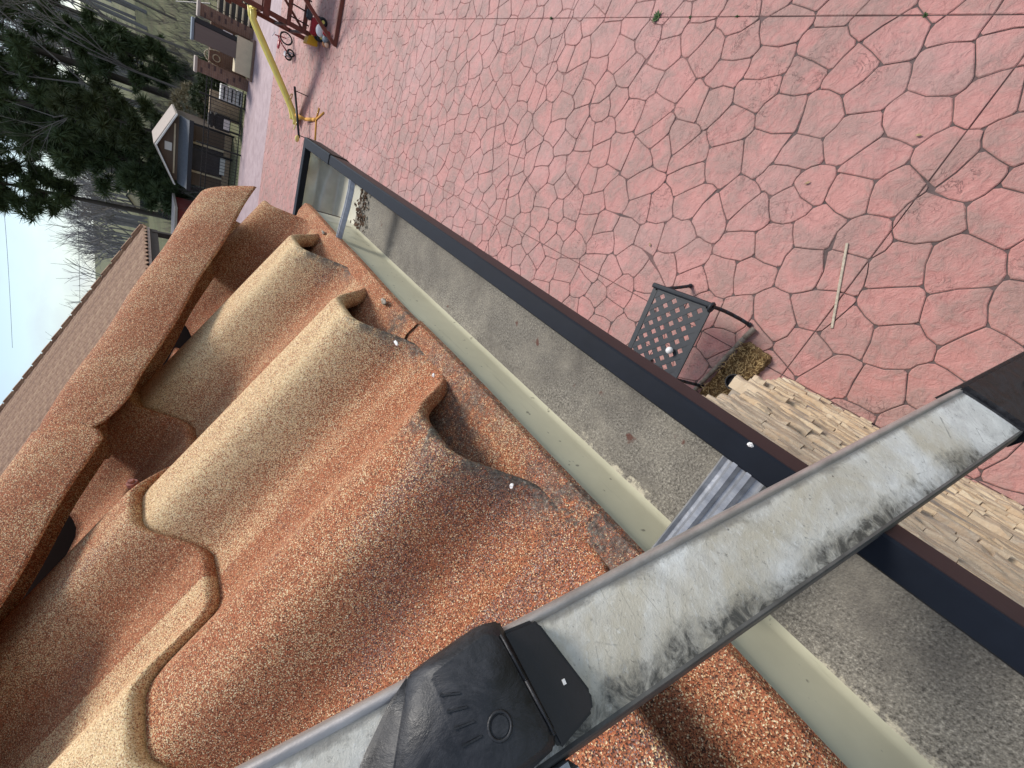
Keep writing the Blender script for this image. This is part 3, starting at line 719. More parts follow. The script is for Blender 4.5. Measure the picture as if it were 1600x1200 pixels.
# lower sleeve
rbox('lower_sleeve', .225, .46, -.0058, RW+.0085, -.020, .0048, PLASTIC, .003, lad, lambda a, b, c: (a+(.38*(b+.0058)), b, c))
MB().torus(lpt(.30, .020, .0052), .006, .0009, LN, 20, 6).obj('moulded_ring', PLASTIC, lad, smooth=True)
for t in (-.178, .52, .80, 1.08, 1.36, 1.64, 1.92, 2.2, 2.48, 2.76, 3.04, 3.32):
    rbox('rung', t-.013, t+.013, RW+.004, .46-RW, -.016, .003, ALU, .003)
for dw, s in ((0, 1), (.46, -1)):
    a = dw if s > 0 else dw-RW
    rbox('foot', 3.44, 3.55, a-.008, a+RW+.008, -.03, .012, PLASTIC, .004)

# ================================================================== THINGS ON THE PATIO NEAR THE HOUSE
IRON = simple('grey_cast_aluminium', (.016,.019,.024), .55, .1, .3, 30, .2, .003)
bx0, bx1, by0, by1, bz = -.79, -.20, 1.26, 1.72, -3.05
bench = thing('lattice_bench', (-.49, 1.5, -3.5), 'dark grey metal lattice bench with square holes beside the gutter edge', 'bench')
ca, sa = math.cos(math.radians(6)), math.sin(math.radians(6))
def bp(u, v, z): 
    x = bx0+(bx1-bx0)*u; y = by0+(by1-by0)*v; cx, cy = -.49, 1.5
    return (cx+(x-cx)*ca-(y-cy)*sa, cy+(x-cx)*sa+(y-cy)*ca, z)
mb = MB()
for a, b in (((0,0),(1,0)), ((0,1),(1,1)), ((0,0),(0,1)), ((1,0),(1,1))): mb.beam(bp(*a, bz), bp(*b, bz), .045, .014)
mb.obj('seat_frame', IRON, bench, bevel=.003)
# diagonal slats
Wd, Ht = bx1-bx0, by1-by0
stp = .108
for sgn in (1, -1):
    k = -20
    while k < 40:
        c0 = k*stp; k += 1
        # line x*s + y = c in bench coords
        pts = []
        for (x, y) in ((0, c0), (Wd, c0-sgn*Wd)) if True else ():
            pts.append((x, y))
        (xa, ya), (xb, yb) = pts
        ts = [0, 1]
        def cl(lo, hi, a, b):
            if abs(b-a) < 1e-9: return
            t0, t1 = sorted(((lo-a)/(b-a), (hi-a)/(b-a))); ts[0] = max(ts[0], t0); ts[1] = min(ts[1], t1)
        cl(0, Ht, ya, yb)
        if ts[1]-ts[0] < .08: continue
        P_ = [((xa+(xb-xa)*t)/Wd, (ya+(yb-ya)*t)/Ht) for t in ts]
        MB().beam(bp(*P_[0], bz+.001*sgn), bp(*P_[1], bz+.001*sgn), .040, .008).obj('lattice_slat', IRON, bench)
def curve_leg(p0, p1, p2):
    a, b, c = Vector(p0), Vector(p1), Vector(p2); pts = [a*(1-t)**2+b*2*t*(1-t)+c*t*t for t in [i/6 for i in range(7)]]
    mb = MB(); mb.path(pts, .014, 8); mb.sphere(c, .02, 8, 6); return mb.obj('leg', IRON, bench, smooth=True)
curve_leg(bp(1, .05, bz), bp(1.04, 0, -3.25), (-.19, 1.13, -3.485)); curve_leg(bp(1, .95, bz), bp(1.05, .95, -3.25), (-.12, 1.72, -3.485))
curve_leg(bp(0, .05, bz), bp(-.03, 0, -3.25), bp(-.05, -.12, -3.485)); curve_leg(bp(0, .95, bz), bp(-.03, 1, -3.25), bp(-.05, 1.0, -3.485))
mb = MB(); mb.tube(bp(1.02, -.02, bz+.01), bp(1.02, 1.06, bz+.01), .020, .020, 10); mb.obj('end_rail', IRON, bench)
mb = MB(); mb.torus(bp(1.0, -.03, bz), .03, .012, (0,1,0), 14, 6); mb.obj('scroll', IRON, bench, smooth=True)
WHITE = simple('white_ball', (.74,.72,.70), .5, 0, .15, 30, .1)
MB().sphere((-.585, 1.365, bz+.036), .028, 20, 14).obj('white_ball', WHITE, smooth=True, label='small white ball on the lattice bench', category='ball')
# coir trough / straw mat
def straw_mat_m():
    b = NB('golden_straw'); n = b.noise(90, 6, .8, 1.5); n2 = b.noise(18, 4, .6)
    c = b.ramp(n, [(.36, (.05,.024,.008)), (.47, (.16,.085,.028)), (.56, (.32,.19,.065)), (.68, (.70,.52,.26))]); c = b.mix(b.ramp(n2, [(.5,0),(.75,.5)]), c, (.10,.045,.015))
    b.set(Base_Color=c, Roughness=.8); b.bump(n, 1, .02); return b.m
STRAW = straw_mat_m()
c0, c1, c2, c3 = Vector((-.30, 1.07, 0)), Vector((-.325, .845, 0)), Vector((-.98, .93, 0)), Vector((-.96, 1.165, 0))
mat_o = thing('straw_planter_bed', (-.63, 1.0, -3.5), 'golden brown straw-filled bed at the end of the stone wall', 'planter')
rows = []
for i in range(31):
    u = i/30; row = []
    for j in range(17):
        v = j/16; p = (c0*(1-u)+c3*u)*(1-v)+(c1*(1-u)+c2*u)*v
        e = min(u, 1-u, .1)/.1; lip_ = .05*math.exp(-((v-.06)/.06)**2)+.03*math.exp(-((v-.96)/.05)**2)+.03*math.exp(-((u-.02)/.03)**2)
        row.append((p.x+RND.uniform(-.006, .006), p.y+RND.uniform(-.006, .006), -3.5+(.035+lip_+RND.uniform(-.008, .008) if 0 < i < 30 and 0 < j < 16 else 0)))
    rows.append(row)
MB().grid(rows).obj('straw_bed', STRAW, mat_o, smooth=True)
mb = MB()
for i in range(500):
    u, v = RND.random(), RND.random(); p = (c0*(1-u)+c3*u)*(1-v)+(c1*(1-u)+c2*u)*v; a = RND.uniform(0, 6.28); l_ = RND.uniform(.012, .038)
    z_ = -3.5+.045+.05*math.exp(-((v-.06)/.06)**2)+RND.uniform(0, .012); d = Vector((math.cos(a), math.sin(a), RND.uniform(-.3, .5)))*l_
    mb.tube(Vector((p.x, p.y, z_)), Vector((p.x, p.y, z_))+d, .0024, .0012, 3, False)
mb.obj('loose_straw', simple('pale_straw', (.46,.32,.14), .6, 0, .4, 30, 0), mat_o)['kind'] = 'stuff'
POT = simple('black_pot', (.012,.012,.014), .6, 0, .3, 30, .1)
mb = MB(); n = 14
ring = lambda r, z_: [(-.60+r*math.cos(2*math.pi*i/n), .945+r*math.sin(2*math.pi*i/n), z_) for i in range(n)]
rr = [ring(.045, -3.46), ring(.058, -3.36), ring(.062, -3.36), ring(.062, -3.35), ring(.054, -3.35), ring(.05, -3.385)]
vs = [p for r in rr for p in r]; mb.add(vs, [(k*n+i, k*n+(i+1)%n, (k+1)*n+(i+1)%n, (k+1)*n+i) for k in range(5) for i in range(n)] + [tuple(5*n+i for i in range(n))])
mb.obj('flower_pot', POT, smooth=False, label='small black pot standing in the straw bed', category='pot')
DRIFT = wood('grey_weathered_wood', (.22,.18,.14), 30, (1, 1, 1))
pa, pb = Vector((-.20, 1.08, -3.47)), Vector((-.95, 1.215, -3.47)); mb = MB(); pts = [pa.lerp(pb, i/8)+Vector((RND.uniform(-.004, .004), RND.uniform(-.004, .004), RND.uniform(-.002, .003))) for i in range(9)]
for i in range(8): mb.tube(pts[i], pts[i+1], .021-.0006*i, .0204-.0006*i, 9)
mb.obj('wooden_pole', DRIFT, smooth=True, label='grey weathered wooden pole lying along the straw bed', category='pole')
PALEW = wood('pale_stick', (.44,.37,.28), 60, (1,1,1))
MB().beam((.538, .903, -3.494), (.022, .663, -3.494), .015, .010).obj('pale_stick', PALEW, bevel=.002, label='thin pale wooden stick lying on the pink patio', category='stick')
LEAF = simple('dry_leaf', (.36,.24,.13), .8, 0, .3, 60, .2)
lf = [(.05, 2.28), (.82, 1.35), (-.02, 4.6), (1.2, .93)]
for i, (x, y) in enumerate(lf):
    a = RND.uniform(0, 6); mb = MB(); s = RND.uniform(.010, .016); vs = [Vector((math.cos(a+t)*s*k, math.sin(a+t)*s*k, -3.492+.006*abs(math.sin(t*1.5)))) + Vector((x, y, 0)) for t, k in ((0, 1.5), (1, .7), (2.2, .6), (3.14, 1.2), (4.1, .6), (5.3, .7))]
    vs += [v+Vector((0, 0, .001)) for v in vs]
    mb.add(vs, [tuple(range(6)), tuple(range(6, 12))]+[(i_, (i_+1)%6, 6+(i_+1)%6, 6+i_) for i_ in range(6)]); mb.obj('fallen_leaf', LEAF, label='small dry leaf '+('beyond the lattice bench on the pink patio', 'on the patio above the pale stick', 'far along the pink patio by the gutter', 'at the right edge beyond the stick', 'between the ladder end and the pale stick', 'near the straight joint in the top right')[i], category='leaf', group='dry leaves on the patio')
WEED = simple('weed_green', (.05,.10,.025), .7, 0, .4, 50, 0)
for i, (y, s) in enumerate(((3.35, .06), (4.9, .03), (2.55, .025), (1.3, .02), (3.0, .02))):
    mb = MB()
    for k in range(26):
        a = RND.uniform(0, 6.28); r = RND.uniform(.2, 1)*s; p = Vector((SX2, y, -3.505)); q = p+Vector((math.cos(a)*r, math.sin(a)*r, RND.uniform(.3, 1)*s*.6)); d = Vector((-math.sin(a), math.cos(a), 0))*s*.16
        mb.add([p, (p+q)/2+d, q, (p+q)/2-d], [(0,1,2,3)])
    mb.obj('weed_tuft', WEED, label=('largest green weed tuft in the straight patio joint', 'farthest green weed in the straight patio joint', 'small weed just right of the largest tuft', 'rightmost weed in the straight patio joint', 'tiny weed beside the largest tuft')[i], category='weed', group='weeds in the patio joint')

# ================================================================== PLAYGROUND
REDW = simple('red_brown_timber', (.14,.032,.018), .6, 0, .3, 10, .15, .004)
DKW = simple('dark_brown_timber', (.055,.020,.014), .65, 0, .3, 10, .1)
YEL = simple('yellow_plastic', (.84,.70,.17), .4, 0, .12, 5, .05)
tow = thing('play_tower', (2.0, 15.2, -3.5), 'red-brown timber play tower holding the yellow slide', 'play tower')
TX0, TX1, TY0, TY1, TZ = 1.38, 2.75, 14.15, 15.65, -2.2
for x, y in ((TX0, TY0), (TX1, TY0), (TX0, TY1), (TX1, TY1)): MB().box((x, y, -2.5), (.10, .10, 2.0)).obj('post', REDW, tow, bevel=.006)
for k in range(10):
    y = TY0+.05+(TY1-TY0-.1)*k/9; MB().box(((TX0+TX1)/2, y, TZ), (TX1-TX0+.1, .13, .04)).obj('deck_board', REDW, tow, bevel=.004)
for z_ in (TZ-.08, -1.72): MB().box(((TX0+TX1)/2, TY0-.06, z_), (TX1-TX0+.2, .04, .14)).obj('rail', REDW, tow, bevel=.004)
for z_ in (TZ-.08, -1.72): MB().box(((TX0+TX1)/2, TY1+.06, z_), (TX1-TX0+.2, .04, .14)).obj('rail', REDW, tow, bevel=.004)
for z_ in (-3.1, -2.75): MB().box(((TX0+TX1)/2, TY0-.06, z_), (TX1-TX0+.1, .05, .09)).obj('rung', REDW, tow, bevel=.004)
for z_ in (-3.1, -2.75): MB().box((TX0-.02, (TY0+TY1)/2, z_), (.05, TY1-TY0, .07)).obj('side_rail', DKW, tow, bevel=.004)
for k in range(5): MB().box((TX0+.15+.25*k, TY0-.085, -2.97), (.03, .03, .42)).obj('spindle', DKW, tow)
MB().beam((TX0, TY0, -3.1), (TX0+.7, TY0-.02, -2.3), .05).obj('brace', REDW, tow)
MB().beam((TX0, TY1, -3.1), (TX0+.02, TY0, -2.35), .05).obj('brace', REDW, tow)
swg = thing('swing_frame', (1.8, 12.7, -3.5), 'red-brown A-shaped swing frame leg standing on the patio', 'swing frame')
MB().beam((1.27, 12.68, -3.455), (3.0, 12.70, -3.455), .09, .085).obj('ground_bar', REDW, swg, bevel=.006)
MB().beam((1.31, 12.68, -3.42), (2.15, 12.72, -2.27), .075, .075).obj('leg', REDW, swg, bevel=.006)
MB().beam((2.98, 12.68, -3.42), (2.15, 12.75, -2.27), .075, .075).obj('leg', REDW, swg, bevel=.006)
MB().beam((2.15, 12.3, -2.22), (2.15, 14.2, -2.22), .09, .11).obj('top_beam', REDW, swg, bevel=.006)
sld = thing('yellow_slide', (-.1, 14.9, -3.5), 'long yellow plastic slide running down from the play tower', 'slide')
sp = [Vector((1.36, 14.72, -2.14)), Vector((1.20, 14.75, -2.17)), Vector((1.05, 14.78, -2.27)), Vector((.6, 14.83, -2.60)), Vector((.1, 14.9, -2.97)), Vector((-.22, 14.95, -3.20)), Vector((-.42, 14.98, -3.34)), Vector((-.62, 15.0, -3.42)), Vector((-.72, 15.02, -3.43))]
rows = []; 
for i, p in enumerate(sp):
    d = (sp[min(i+1, len(sp)-1)]-sp[max(i-1, 0)]).normalized(); sd_ = d.cross(Vector((0,0,1))).normalized(); un = sd_.cross(d)
    rows.append([p+sd_*a+un*b for a, b in ((-.24, .0), (-.245, .115), (-.22, .13), (-.195, .115), (-.17, .02), (-.06, .012), (-.05, .0), (.05, .0), (.06, .012), (.17, .02), (.195, .115), (.22, .13), (.245, .115), (.24, 0))])
o = MB().grid(rows).obj('chute', YEL, sld, smooth=True); md = o.modifiers.new('s', 'SOLIDIFY'); md.thickness = .012
MB().box((1.36, 14.72, -2.10), (.10, .46, .10)).obj('top_lip', YEL, sld, bevel=.03); MB().box((-.56, 15.0, -3.46), (.08, .4, .07)).obj('foot', YEL, sld, bevel=.02)
BLK = simple('black_metal', (.014,.014,.015), .45, .3, .2, 20, .05); ROPE = simple('yellow_rope', (.66,.52,.18), .8, 0, .25, 90, .4); ORG = simple('orange_rope', (.62,.30,.05), .8, 0, .25, 60, .3)
bar = thing('black_bar', (-.45, 14.6, -3.5), 'long black bar on short spikes crossing the foot of the yellow slide', 'bar')
MB().tube((.13, 14.55, -3.17), (-.98, 13.75, -3.26), .03, .03, 8).obj('tube', BLK, bar, smooth=True)
MB().tube((.05, 14.48, -3.18), (.05, 14.48, -3.5), .012, .012, 6).obj('spike', BLK, bar); MB().tube((-.93, 13.78, -3.26), (-.93, 13.78, -3.5), .012, .012, 6).obj('spike', BLK, bar)
mb = MB(); mb.torus((-.15, 14.75, -3.15), .10, .012, (.3, .5, 1), 18, 6); mb.obj('rope_loop', ROPE, smooth=True, label='yellow rope loop hanging at the slide end of the bar', category='rope')
mb = MB(); mb.torus((-.75, 14.05, -3.2), .11, .012, (.2, .2, 1), 16, 6); kn = thing('rope_knot', (-.9, 13.9, -3.5), 'yellow rope loop and knot at the gutter end of the black bar', 'rope'); mb.obj('loop', ROPE, kn, smooth=True); MB().sphere((-1.02, 13.75, -3.22), .055, 10, 8, (1.6, 1, 1)).obj('knot', ROPE, kn, smooth=True)
mb = MB(); mb.path([(-.50, 14.3, -3.24), (-.50, 14.0, -3.42), (-.42, 13.55, -3.48), (-.38, 13.3, -3.485)], .045, 7); mb.path([(-.38, 13.3, -3.485), (-.1, 13.2, -3.485)], .024, 6); mb.path([(-.38, 13.3, -3.485), (-.15, 12.75, -3.485)], .024, 6); mb.path([(-.38, 13.3, -3.485), (-.85, 13.1, -3.485)], .026, 6)
mb.obj('orange_strap', ORG, smooth=True, label='orange strap with splayed ends lying before the slide', category='strap')
# tricycle
REDP = simple('red_paint', (.34,.02,.03), .35, 0, .2, 10, 0); CHR = simple('pale_metal', (.62,.60,.60), .35, .4, .15, 20, 0); TYR = simple('black_rubber', (.015,.015,.016), .8, 0, .2, 30, .1)
tri = thing('tricycle', (1.08, 16.85, -3.5), 'small red child tricycle parked between the slide and the play tower', 'tricycle')
fwx = Vector((1.27, 17.05, -3.32))
wo_ = MB().torus(fwx, .155, .022, (.35, -.94, 0), 22, 8).obj('front_wheel', TYR, tri, smooth=True)
mb = MB()
for k in range(8): a = k*math.pi/4; mb.tube(fwx, fwx+Vector((.94*math.cos(a), .35*math.cos(a), math.sin(a)))*.14, .006, .006, 4)
mb.obj('spokes', CHR, wo_)
for sg in (-1, 1):
    c_ = Vector((.89, 16.68, -3.385))+Vector((-.35, .94, 0))*.14*sg; wr = MB().torus(c_, .085, .024, (.35, -.94, 0), 18, 8).obj('rear_wheel', TYR, tri, smooth=True)
    MB().tube(c_-Vector((.01, 0, 0)), c_+Vector((.01, -.01, 0)), .06, .06, 12).obj('hub', CHR, wr)
MB().path([fwx+Vector((.0, 0, .0)), fwx+Vector((-.05, -.03, .30))], .014, 6).obj('fork', REDP, tri)
MB().path([fwx+Vector((-.04, -.02, .22)), Vector((1.06, 16.84, -3.2)), Vector((.90, 16.69, -3.36))], .02, 7).obj('frame', REDP, tri, smooth=True)
mb = MB(); mb.tube(fwx+Vector((.0, -.16, .33)), fwx+Vector((-.1, .14, .33)), .012, .012, 6); mb.obj('handlebar', CHR, tri)
MB().sphere((1.02, 16.8, -3.10), .10, 12, 8, (1.2, 1, .35)).obj('saddle', REDP, tri, smooth=True); MB().box((.87, 16.66, -3.26), (.12, .22, .03)).obj('step_plate', CHR, tri, bevel=.01)
# ride-on loader toy
tr = thing('toy_loader', (1.55, 14.0, -3.5), 'toy ride-on loader with yellow bucket and black wheels under the play tower', 'toy')
MB().box((1.55, 13.85, -3.25), (.36, .22, .14)).obj('body', REDP, tr, bevel=.03); MB().box((1.75, 13.95, -3.14), (.22, .2, .12)).obj('seat', simple('dark_grey_plastic', (.04,.045,.055), .5), tr, bevel=.03)
mb = MB(); mb.add([(1.20, 14.02, -3.44), (1.20, 14.42, -3.44), (1.16, 14.02, -3.18), (1.16, 14.42, -3.18), (1.40, 14.05, -3.42), (1.40, 14.4, -3.42), (1.36, 14.05, -3.22), (1.36, 14.4, -3.22)], [(0,1,3,2),(4,6,7,5),(0,4,5,1),(0,2,6,4),(1,5,7,3),(2,3,7,6)]); mb.obj('bucket', simple('amber_plastic', (.66,.34,.02), .4, 0, .1), tr, bevel=.012)
for x, y in ((1.40, 13.70), (1.42, 14.0), (1.72, 13.72), (1.74, 14.06)):
    wr = MB().torus((x, y, -3.40), .065, .036, (0, 1, 0), 16, 8).obj('wheel', TYR, tr, smooth=True); MB().tube((x, y-.02, -3.40), (x, y+.02, -3.40), .05, .05, 12).obj('hub', YEL, wr)
MB().beam((1.34, 14.1, -3.3), (1.6, 13.9, -3.2), .04).obj('loader_arm', YEL, tr)
ty = thing('toy_pile', (1.42, 13.35, -3.5), 'white and orange plastic toy lying by the swing frame', 'toy')
MB().sphere((1.50, 13.45, -3.30), .11, 14, 10, (1.2, .8, .9)).obj('shell', WHITE, ty, smooth=True); MB().sphere((1.38, 13.3, -3.40), .09, 12, 8, (1, 1.3, .8)).obj('body', simple('grey_toy', (.20,.24,.26), .5), ty, smooth=True)
MB().sphere((1.28, 13.42, -3.43), .06, 10, 8).obj('bumper', simple('orange_toy', (.60,.22,.08), .5), ty, smooth=True); MB().sphere((1.27, 13.25, -3.44), .055, 10, 8).obj('bumper', simple('peach_toy', (.65,.42,.28), .5), ty, smooth=True); MB().box((1.48, 13.2, -3.38), (.12, .1, .16)).obj('panel', REDP, ty, bevel=.02)

# ================================================================== BEYOND THE PATIO
def brick_mat(name, c1, c2, mort, sc=4.6):
    b = NB(name); geo = b.n('ShaderNodeNewGeometry').outputs['Position']; sp_ = b.n('ShaderNodeSeparateXYZ'); b.l(geo, sp_.inputs[0])
    cb = b.n('ShaderNodeCombineXYZ'); b.l(b.math('ADD', sp_.outputs[0], sp_.outputs[1]), cb.inputs[0]); b.l(sp_.outputs[2], cb.inputs[1])
    br = b.n('ShaderNodeTexBrick', Scale=sc); b.l(cb.outputs[0], br.inputs['Vector'])
    br.inputs['Color1'].default_value = (*c1, 1); br.inputs['Color2'].default_value = (*c2, 1); br.inputs['Mortar'].default_value = (*mort, 1); br.inputs['Mortar Size'].default_value = .012
    br.inputs['Brick Width'].default_value = 1.0; br.inputs['Row Height'].default_value = .33
    c = b.mix(b.ramp(b.noise(14, 5, .7, vec=geo), [(.35, 0), (.7, .6)]), br.outputs['Color'], (.16,.10,.075))
    b.set(Base_Color=c, Roughness=.9); b.bump(br.outputs['Fac'], .5, -.01); return b.m
BRICK = brick_mat('brown_brick', (.26,.15,.105), (.19,.105,.075), (.32,.27,.22)); BRICKP = brick_mat('pale_brick', (.46,.34,.22), (.36,.26,.16), (.52,.46,.38))
CAPST = simple('pale_cap_stone', (.42,.35,.30), .8, 0, .15, 8, .2); CREAMW = simple('cream_paint', (.60,.50,.34), .7, 0, .1, 6, .05); WHT = simple('white_trim_paint', (.72,.70,.66), .5, 0, .08, 6, 0)
def pillar(x0, x1, label):
    t = thing('brick_pillar', ((x0+x1)/2, 24.1, -3.5), label, 'pillar', 'brick gate pillars'); xc = (x0+x1)/2
    MB().box((xc, 24.1, -2.65), (x1-x0, .45, 1.72)).obj('shaft', BRICK, t, bevel=.01); MB().box((xc, 24.1, -1.75), (x1-x0+.1, .55, .09)).obj('cap', CAPST, t, bevel=.015)
    for i in range(7): MB().box((xc+RND.choice((-.12, 0, .12)), 23.872, -3.2+i*.21+RND.uniform(-.03, .03)), (.17, .012, .065)).obj('dark_brick', simple('burnt_brick', (.09,.055,.05), .9), t)
pillar(1.12, 1.52, 'brown brick pillar with pale cap behind the tall cabinet'); pillar(-.74, -.28, 'brown brick pillar with pale cap at the iron fence end')
wl = thing('low_brick_wall', (.4, 24.6, -3.5), 'low brown brick wall with arched cream ornament between the pillars', 'wall')
MB().box((.4, 24.7, -2.85), (2.0, .2, 1.3)).obj('brickwork', BRICK, wl); mb = MB(); pts = [Vector((-.02+.28*math.cos(a), 24.58, -2.55+.5*math.sin(a))) for a in [math.pi*i/12 for i in range(13)]]
mb.path(pts, .025, 6); mb.obj('arch_ornament', CREAMW, wl, smooth=True); MB().torus((-.02, 24.58, -2.45), .12, .02, (0, 1, 0), 14, 6).obj('ring_ornament', CREAMW, wl, smooth=True)
cab = thing('tall_cabinet', (.55, 23.5, -3.5), 'tall brown outdoor cabinet with blue-grey lid between the brick pillars', 'cabinet')
BRN = simple('taupe_panel', (.135,.100,.085), .6, 0, .12, 6, .1, .004, (1, 1, .1)); 
MB().box((.53, 23.4, -2.25), (.56, .5, 1.30)).obj('door_panel', BRN, cab, bevel=.01); MB().box((.90, 23.42, -2.25), (.16, .44, 1.28)).obj('open_side', POT, cab, bevel=.01)
MB().box((.58, 23.4, -1.55), (.72, .56, .07)).obj('lid', simple('blue_grey_lid', (.17,.21,.25), .4), cab, bevel=.01); MB().tube((.98, 23.18, -2.75), (.98, 23.18, -2.45), .018, .018, 6).obj('handle', CHR, cab)
pl = thing('cream_plinth', (.45, 23.4, -3.5), 'pale cream block plinth under the tall cabinet', 'plinth'); MB().box((.42, 23.45, -3.2), (1.25, .6, .6)).obj('block', CREAMW, pl, bevel=.01); MB().box((.42, 23.42, -3.46), (1.45, .8, .08)).obj('kerb', BRICK, pl, bevel=.01)
stp_ = thing('garden_steps', (2.4, 24.6, -3.5), 'dark garden steps with cream nosings right of the brick pillars', 'steps')
for i in range(6):
    MB().box((2.5, 24.2+.32*i, -3.42+.17*i), (1.9, .34, .165)).obj('step', simple('dark_riser', (.07,.06,.055), .9), stp_); MB().box((2.5, 24.05+.32*i, -3.345+.17*i), (1.92, .06, .05)).obj('nosing', CREAMW, stp_)
hr = thing('handrail', (1.9, 25, -3.5), 'thin black metal handrail above the garden steps', 'handrail'); MB().tube((1.65, 24.0, -2.1), (1.3, 26.2, -1.2), .02, .02, 6).obj('rail', BLK, hr)
for k in range(5): MB().tube((1.62-.08*k, 24.1+.5*k, -2.1+.2*k), (1.62-.08*k, 24.1+.5*k, -3.4+.2*k), .012, .012, 5).obj('baluster', BLK, hr)
# iron fence
fn = thing('iron_fence', (-3.2, 23.95, -3.5), 'black iron picket fence with double top rail along the patio edge', 'fence')
FX0, FX1 = -.76, -6.4
for z_ in (-2.12, -2.28, -3.36): MB().box(((FX0+FX1)/2, 23.95, z_), (FX0-FX1, .03, .035)).obj('rail', BLK, fn)
k = 0; x = FX0-.1
while x > FX1:
    MB().box((x, 23.95, -2.80), (.016, .016, 1.32)).obj('picket', BLK, fn); x -= .135
for x in (-1.42, -3.3, -5.2): MB().box((x, 23.95, -2.7), (.06, .06, 1.6)).obj('post', BLK, fn)
# little storage building
sh = thing('garden_shed', (-4.3, 27.6, -3.5), 'small brown-sided shed with white-trimmed gable and dark pent roof', 'shed')
SIDE = simple('brown_siding', (.125,.085,.060), .75, 0, .15, 5, .3, .01, (.2, .2, 3)); SLATE = simple('grey_shingle', (.11,.115,.125), .85, 0, .25, 14, .3, .01)
SX0, SX1, SYf, SYb, EZ, AZ_ = -5.75, -2.95, 27.0, 30.0, -1.36, -.74
mx_ = (SX0+SX1)/2
MB().box((mx_, (SYf+SYb)/2, (EZ-3.5)/2), (SX1-SX0, SYb-SYf, EZ+3.5)).obj('wall', SIDE, sh)
mb = MB(); mb.add([(SX0, SYf-.01, EZ), (SX1, SYf-.01, EZ), (mx_, SYf-.01, AZ_), (SX0, SYb, EZ), (SX1, SYb, EZ), (mx_, SYb, AZ_)], [(0,1,2), (3,5,4), (0,3,4,1), (0,2,5,3), (1,4,5,2)]); mb.obj('gable', SIDE, sh)
for sg, xe in ((-1, SX0-.15), (1, SX1+.15)):
    mb = MB(); mb.add([(xe, SYf-.25, EZ-.05), (mx_, SYf-.25, AZ_+.06), (mx_, SYb+.1, AZ_+.06), (xe, SYb+.1, EZ-.05), (xe, SYf-.25, EZ+.03), (mx_, SYf-.25, AZ_+.14), (mx_, SYb+.1, AZ_+.14), (xe, SYb+.1, EZ+.03)], [(0,1,2,3),(4,7,6,5),(0,4,5,1),(3,2,6,7),(0,3,7,4),(1,5,6,2)]); mb.obj('roof', CAPST, sh)
    MB().beam((xe, SYf-.28, EZ-.03), (mx_, SYf-.28, AZ_+.06), .05, .20, (0, 1, 0)).obj('bargeboard', WHT, sh)
MB().box((mx_+.05, SYf-.03, -1.12), (.36, .03, .26)).obj('vent', WHT, sh, bevel=.01); MB().box((mx_, SYf-.03, EZ+.02), (2.2, .03, .06)).obj('trim', CREAMW, sh)
mb = MB(); mb.add([(SX0-.1, SYf, -1.48), (SX1+.1, SYf, -1.48), (SX1+.1, SYf-.9, -1.80), (SX0-.1, SYf-.9, -1.80), (SX0-.1, SYf, -1.55), (SX1+.1, SYf, -1.55), (SX1+.1, SYf-.9, -1.87), (SX0-.1, SYf-.9, -1.87)], [(0,1,2,3),(4,7,6,5),(0,4,5,1),(1,5,6,2),(2,6,7,3),(3,7,4,0)]); mb.obj('pent_roof', SLATE, sh)
MB().box((mx_, SYf-.93, -1.87), (SX1-SX0+.3, .08, .16)).obj('gutter', simple('black_gutter', (.02,.022,.028), .4), sh, bevel=.01)
for x in (SX1+.05, -3.95, SX0-.05): MB().box((x, SYf-.85, -2.7), (.09, .09, 1.6)).obj('porch_post', BLK, sh)
MB().box((-4.45, SYf-.03, -2.72), (1.15, .05, 1.5)).obj('door', simple('dark_door', (.035,.036,.042), .25, 0, .3, 3, 0), sh)
for x in (-3.8, -5.1): MB().box((x, SYf-.05, -2.70), (.09, .06, 1.6)).obj('door_trim', CREAMW, sh)
MB().box((mx_, SYf-.06, -3.36), (SX1-SX0+.04, .1, .28)).obj('brick_skirt', BRICKP, sh); MB().box((-4.45, SYf-.12, -3.2), (.9, .04, .2)).obj('threshold_panel', WHT, sh)
gr_ = thing('black_grill', (-2.35, 25.0, -3.5), 'black barbecue grill with pale lid behind the iron fence', 'grill')
MB().box((-2.35, 25.0, -2.85), (.62, .5, .55)).obj('body', BLK, gr_, bevel=.03); MB().box((-2.35, 24.9, -2.45), (.6, .5, .25)).obj('hood', BLK, gr_, bevel=.08); MB().box((-2.35, 24.73, -2.98), (.44, .02, .22)).obj('front_panel', CHR, gr_)
for x in (-2.6, -2.1): MB().box((x, 25.0, -3.3), (.05, .4, .4)).obj('leg', BLK, gr_)
MB().box((-1.75, 25.6, -2.95), (1.0, .25, 1.1)).obj('tan_block_wall', BRICKP, bevel=.01, label='pale tan block wall seen through the iron fence', category='wall')
pf = thing('white_crate_stack', (-1.15, 24.7, -3.5), 'white plastic crates stacked behind the iron fence by the pillar', 'crates')
for k in range(3):
    cr_ = MB().box((-1.15, 24.7, -3.34+.28*k), (.62, .4, .25)).obj('crate', WHT, pf, bevel=.02)
    MB().box((-1.15, 24.495, -3.34+.28*k), (.48, .012, .05)).obj('slot', POT, cr_)
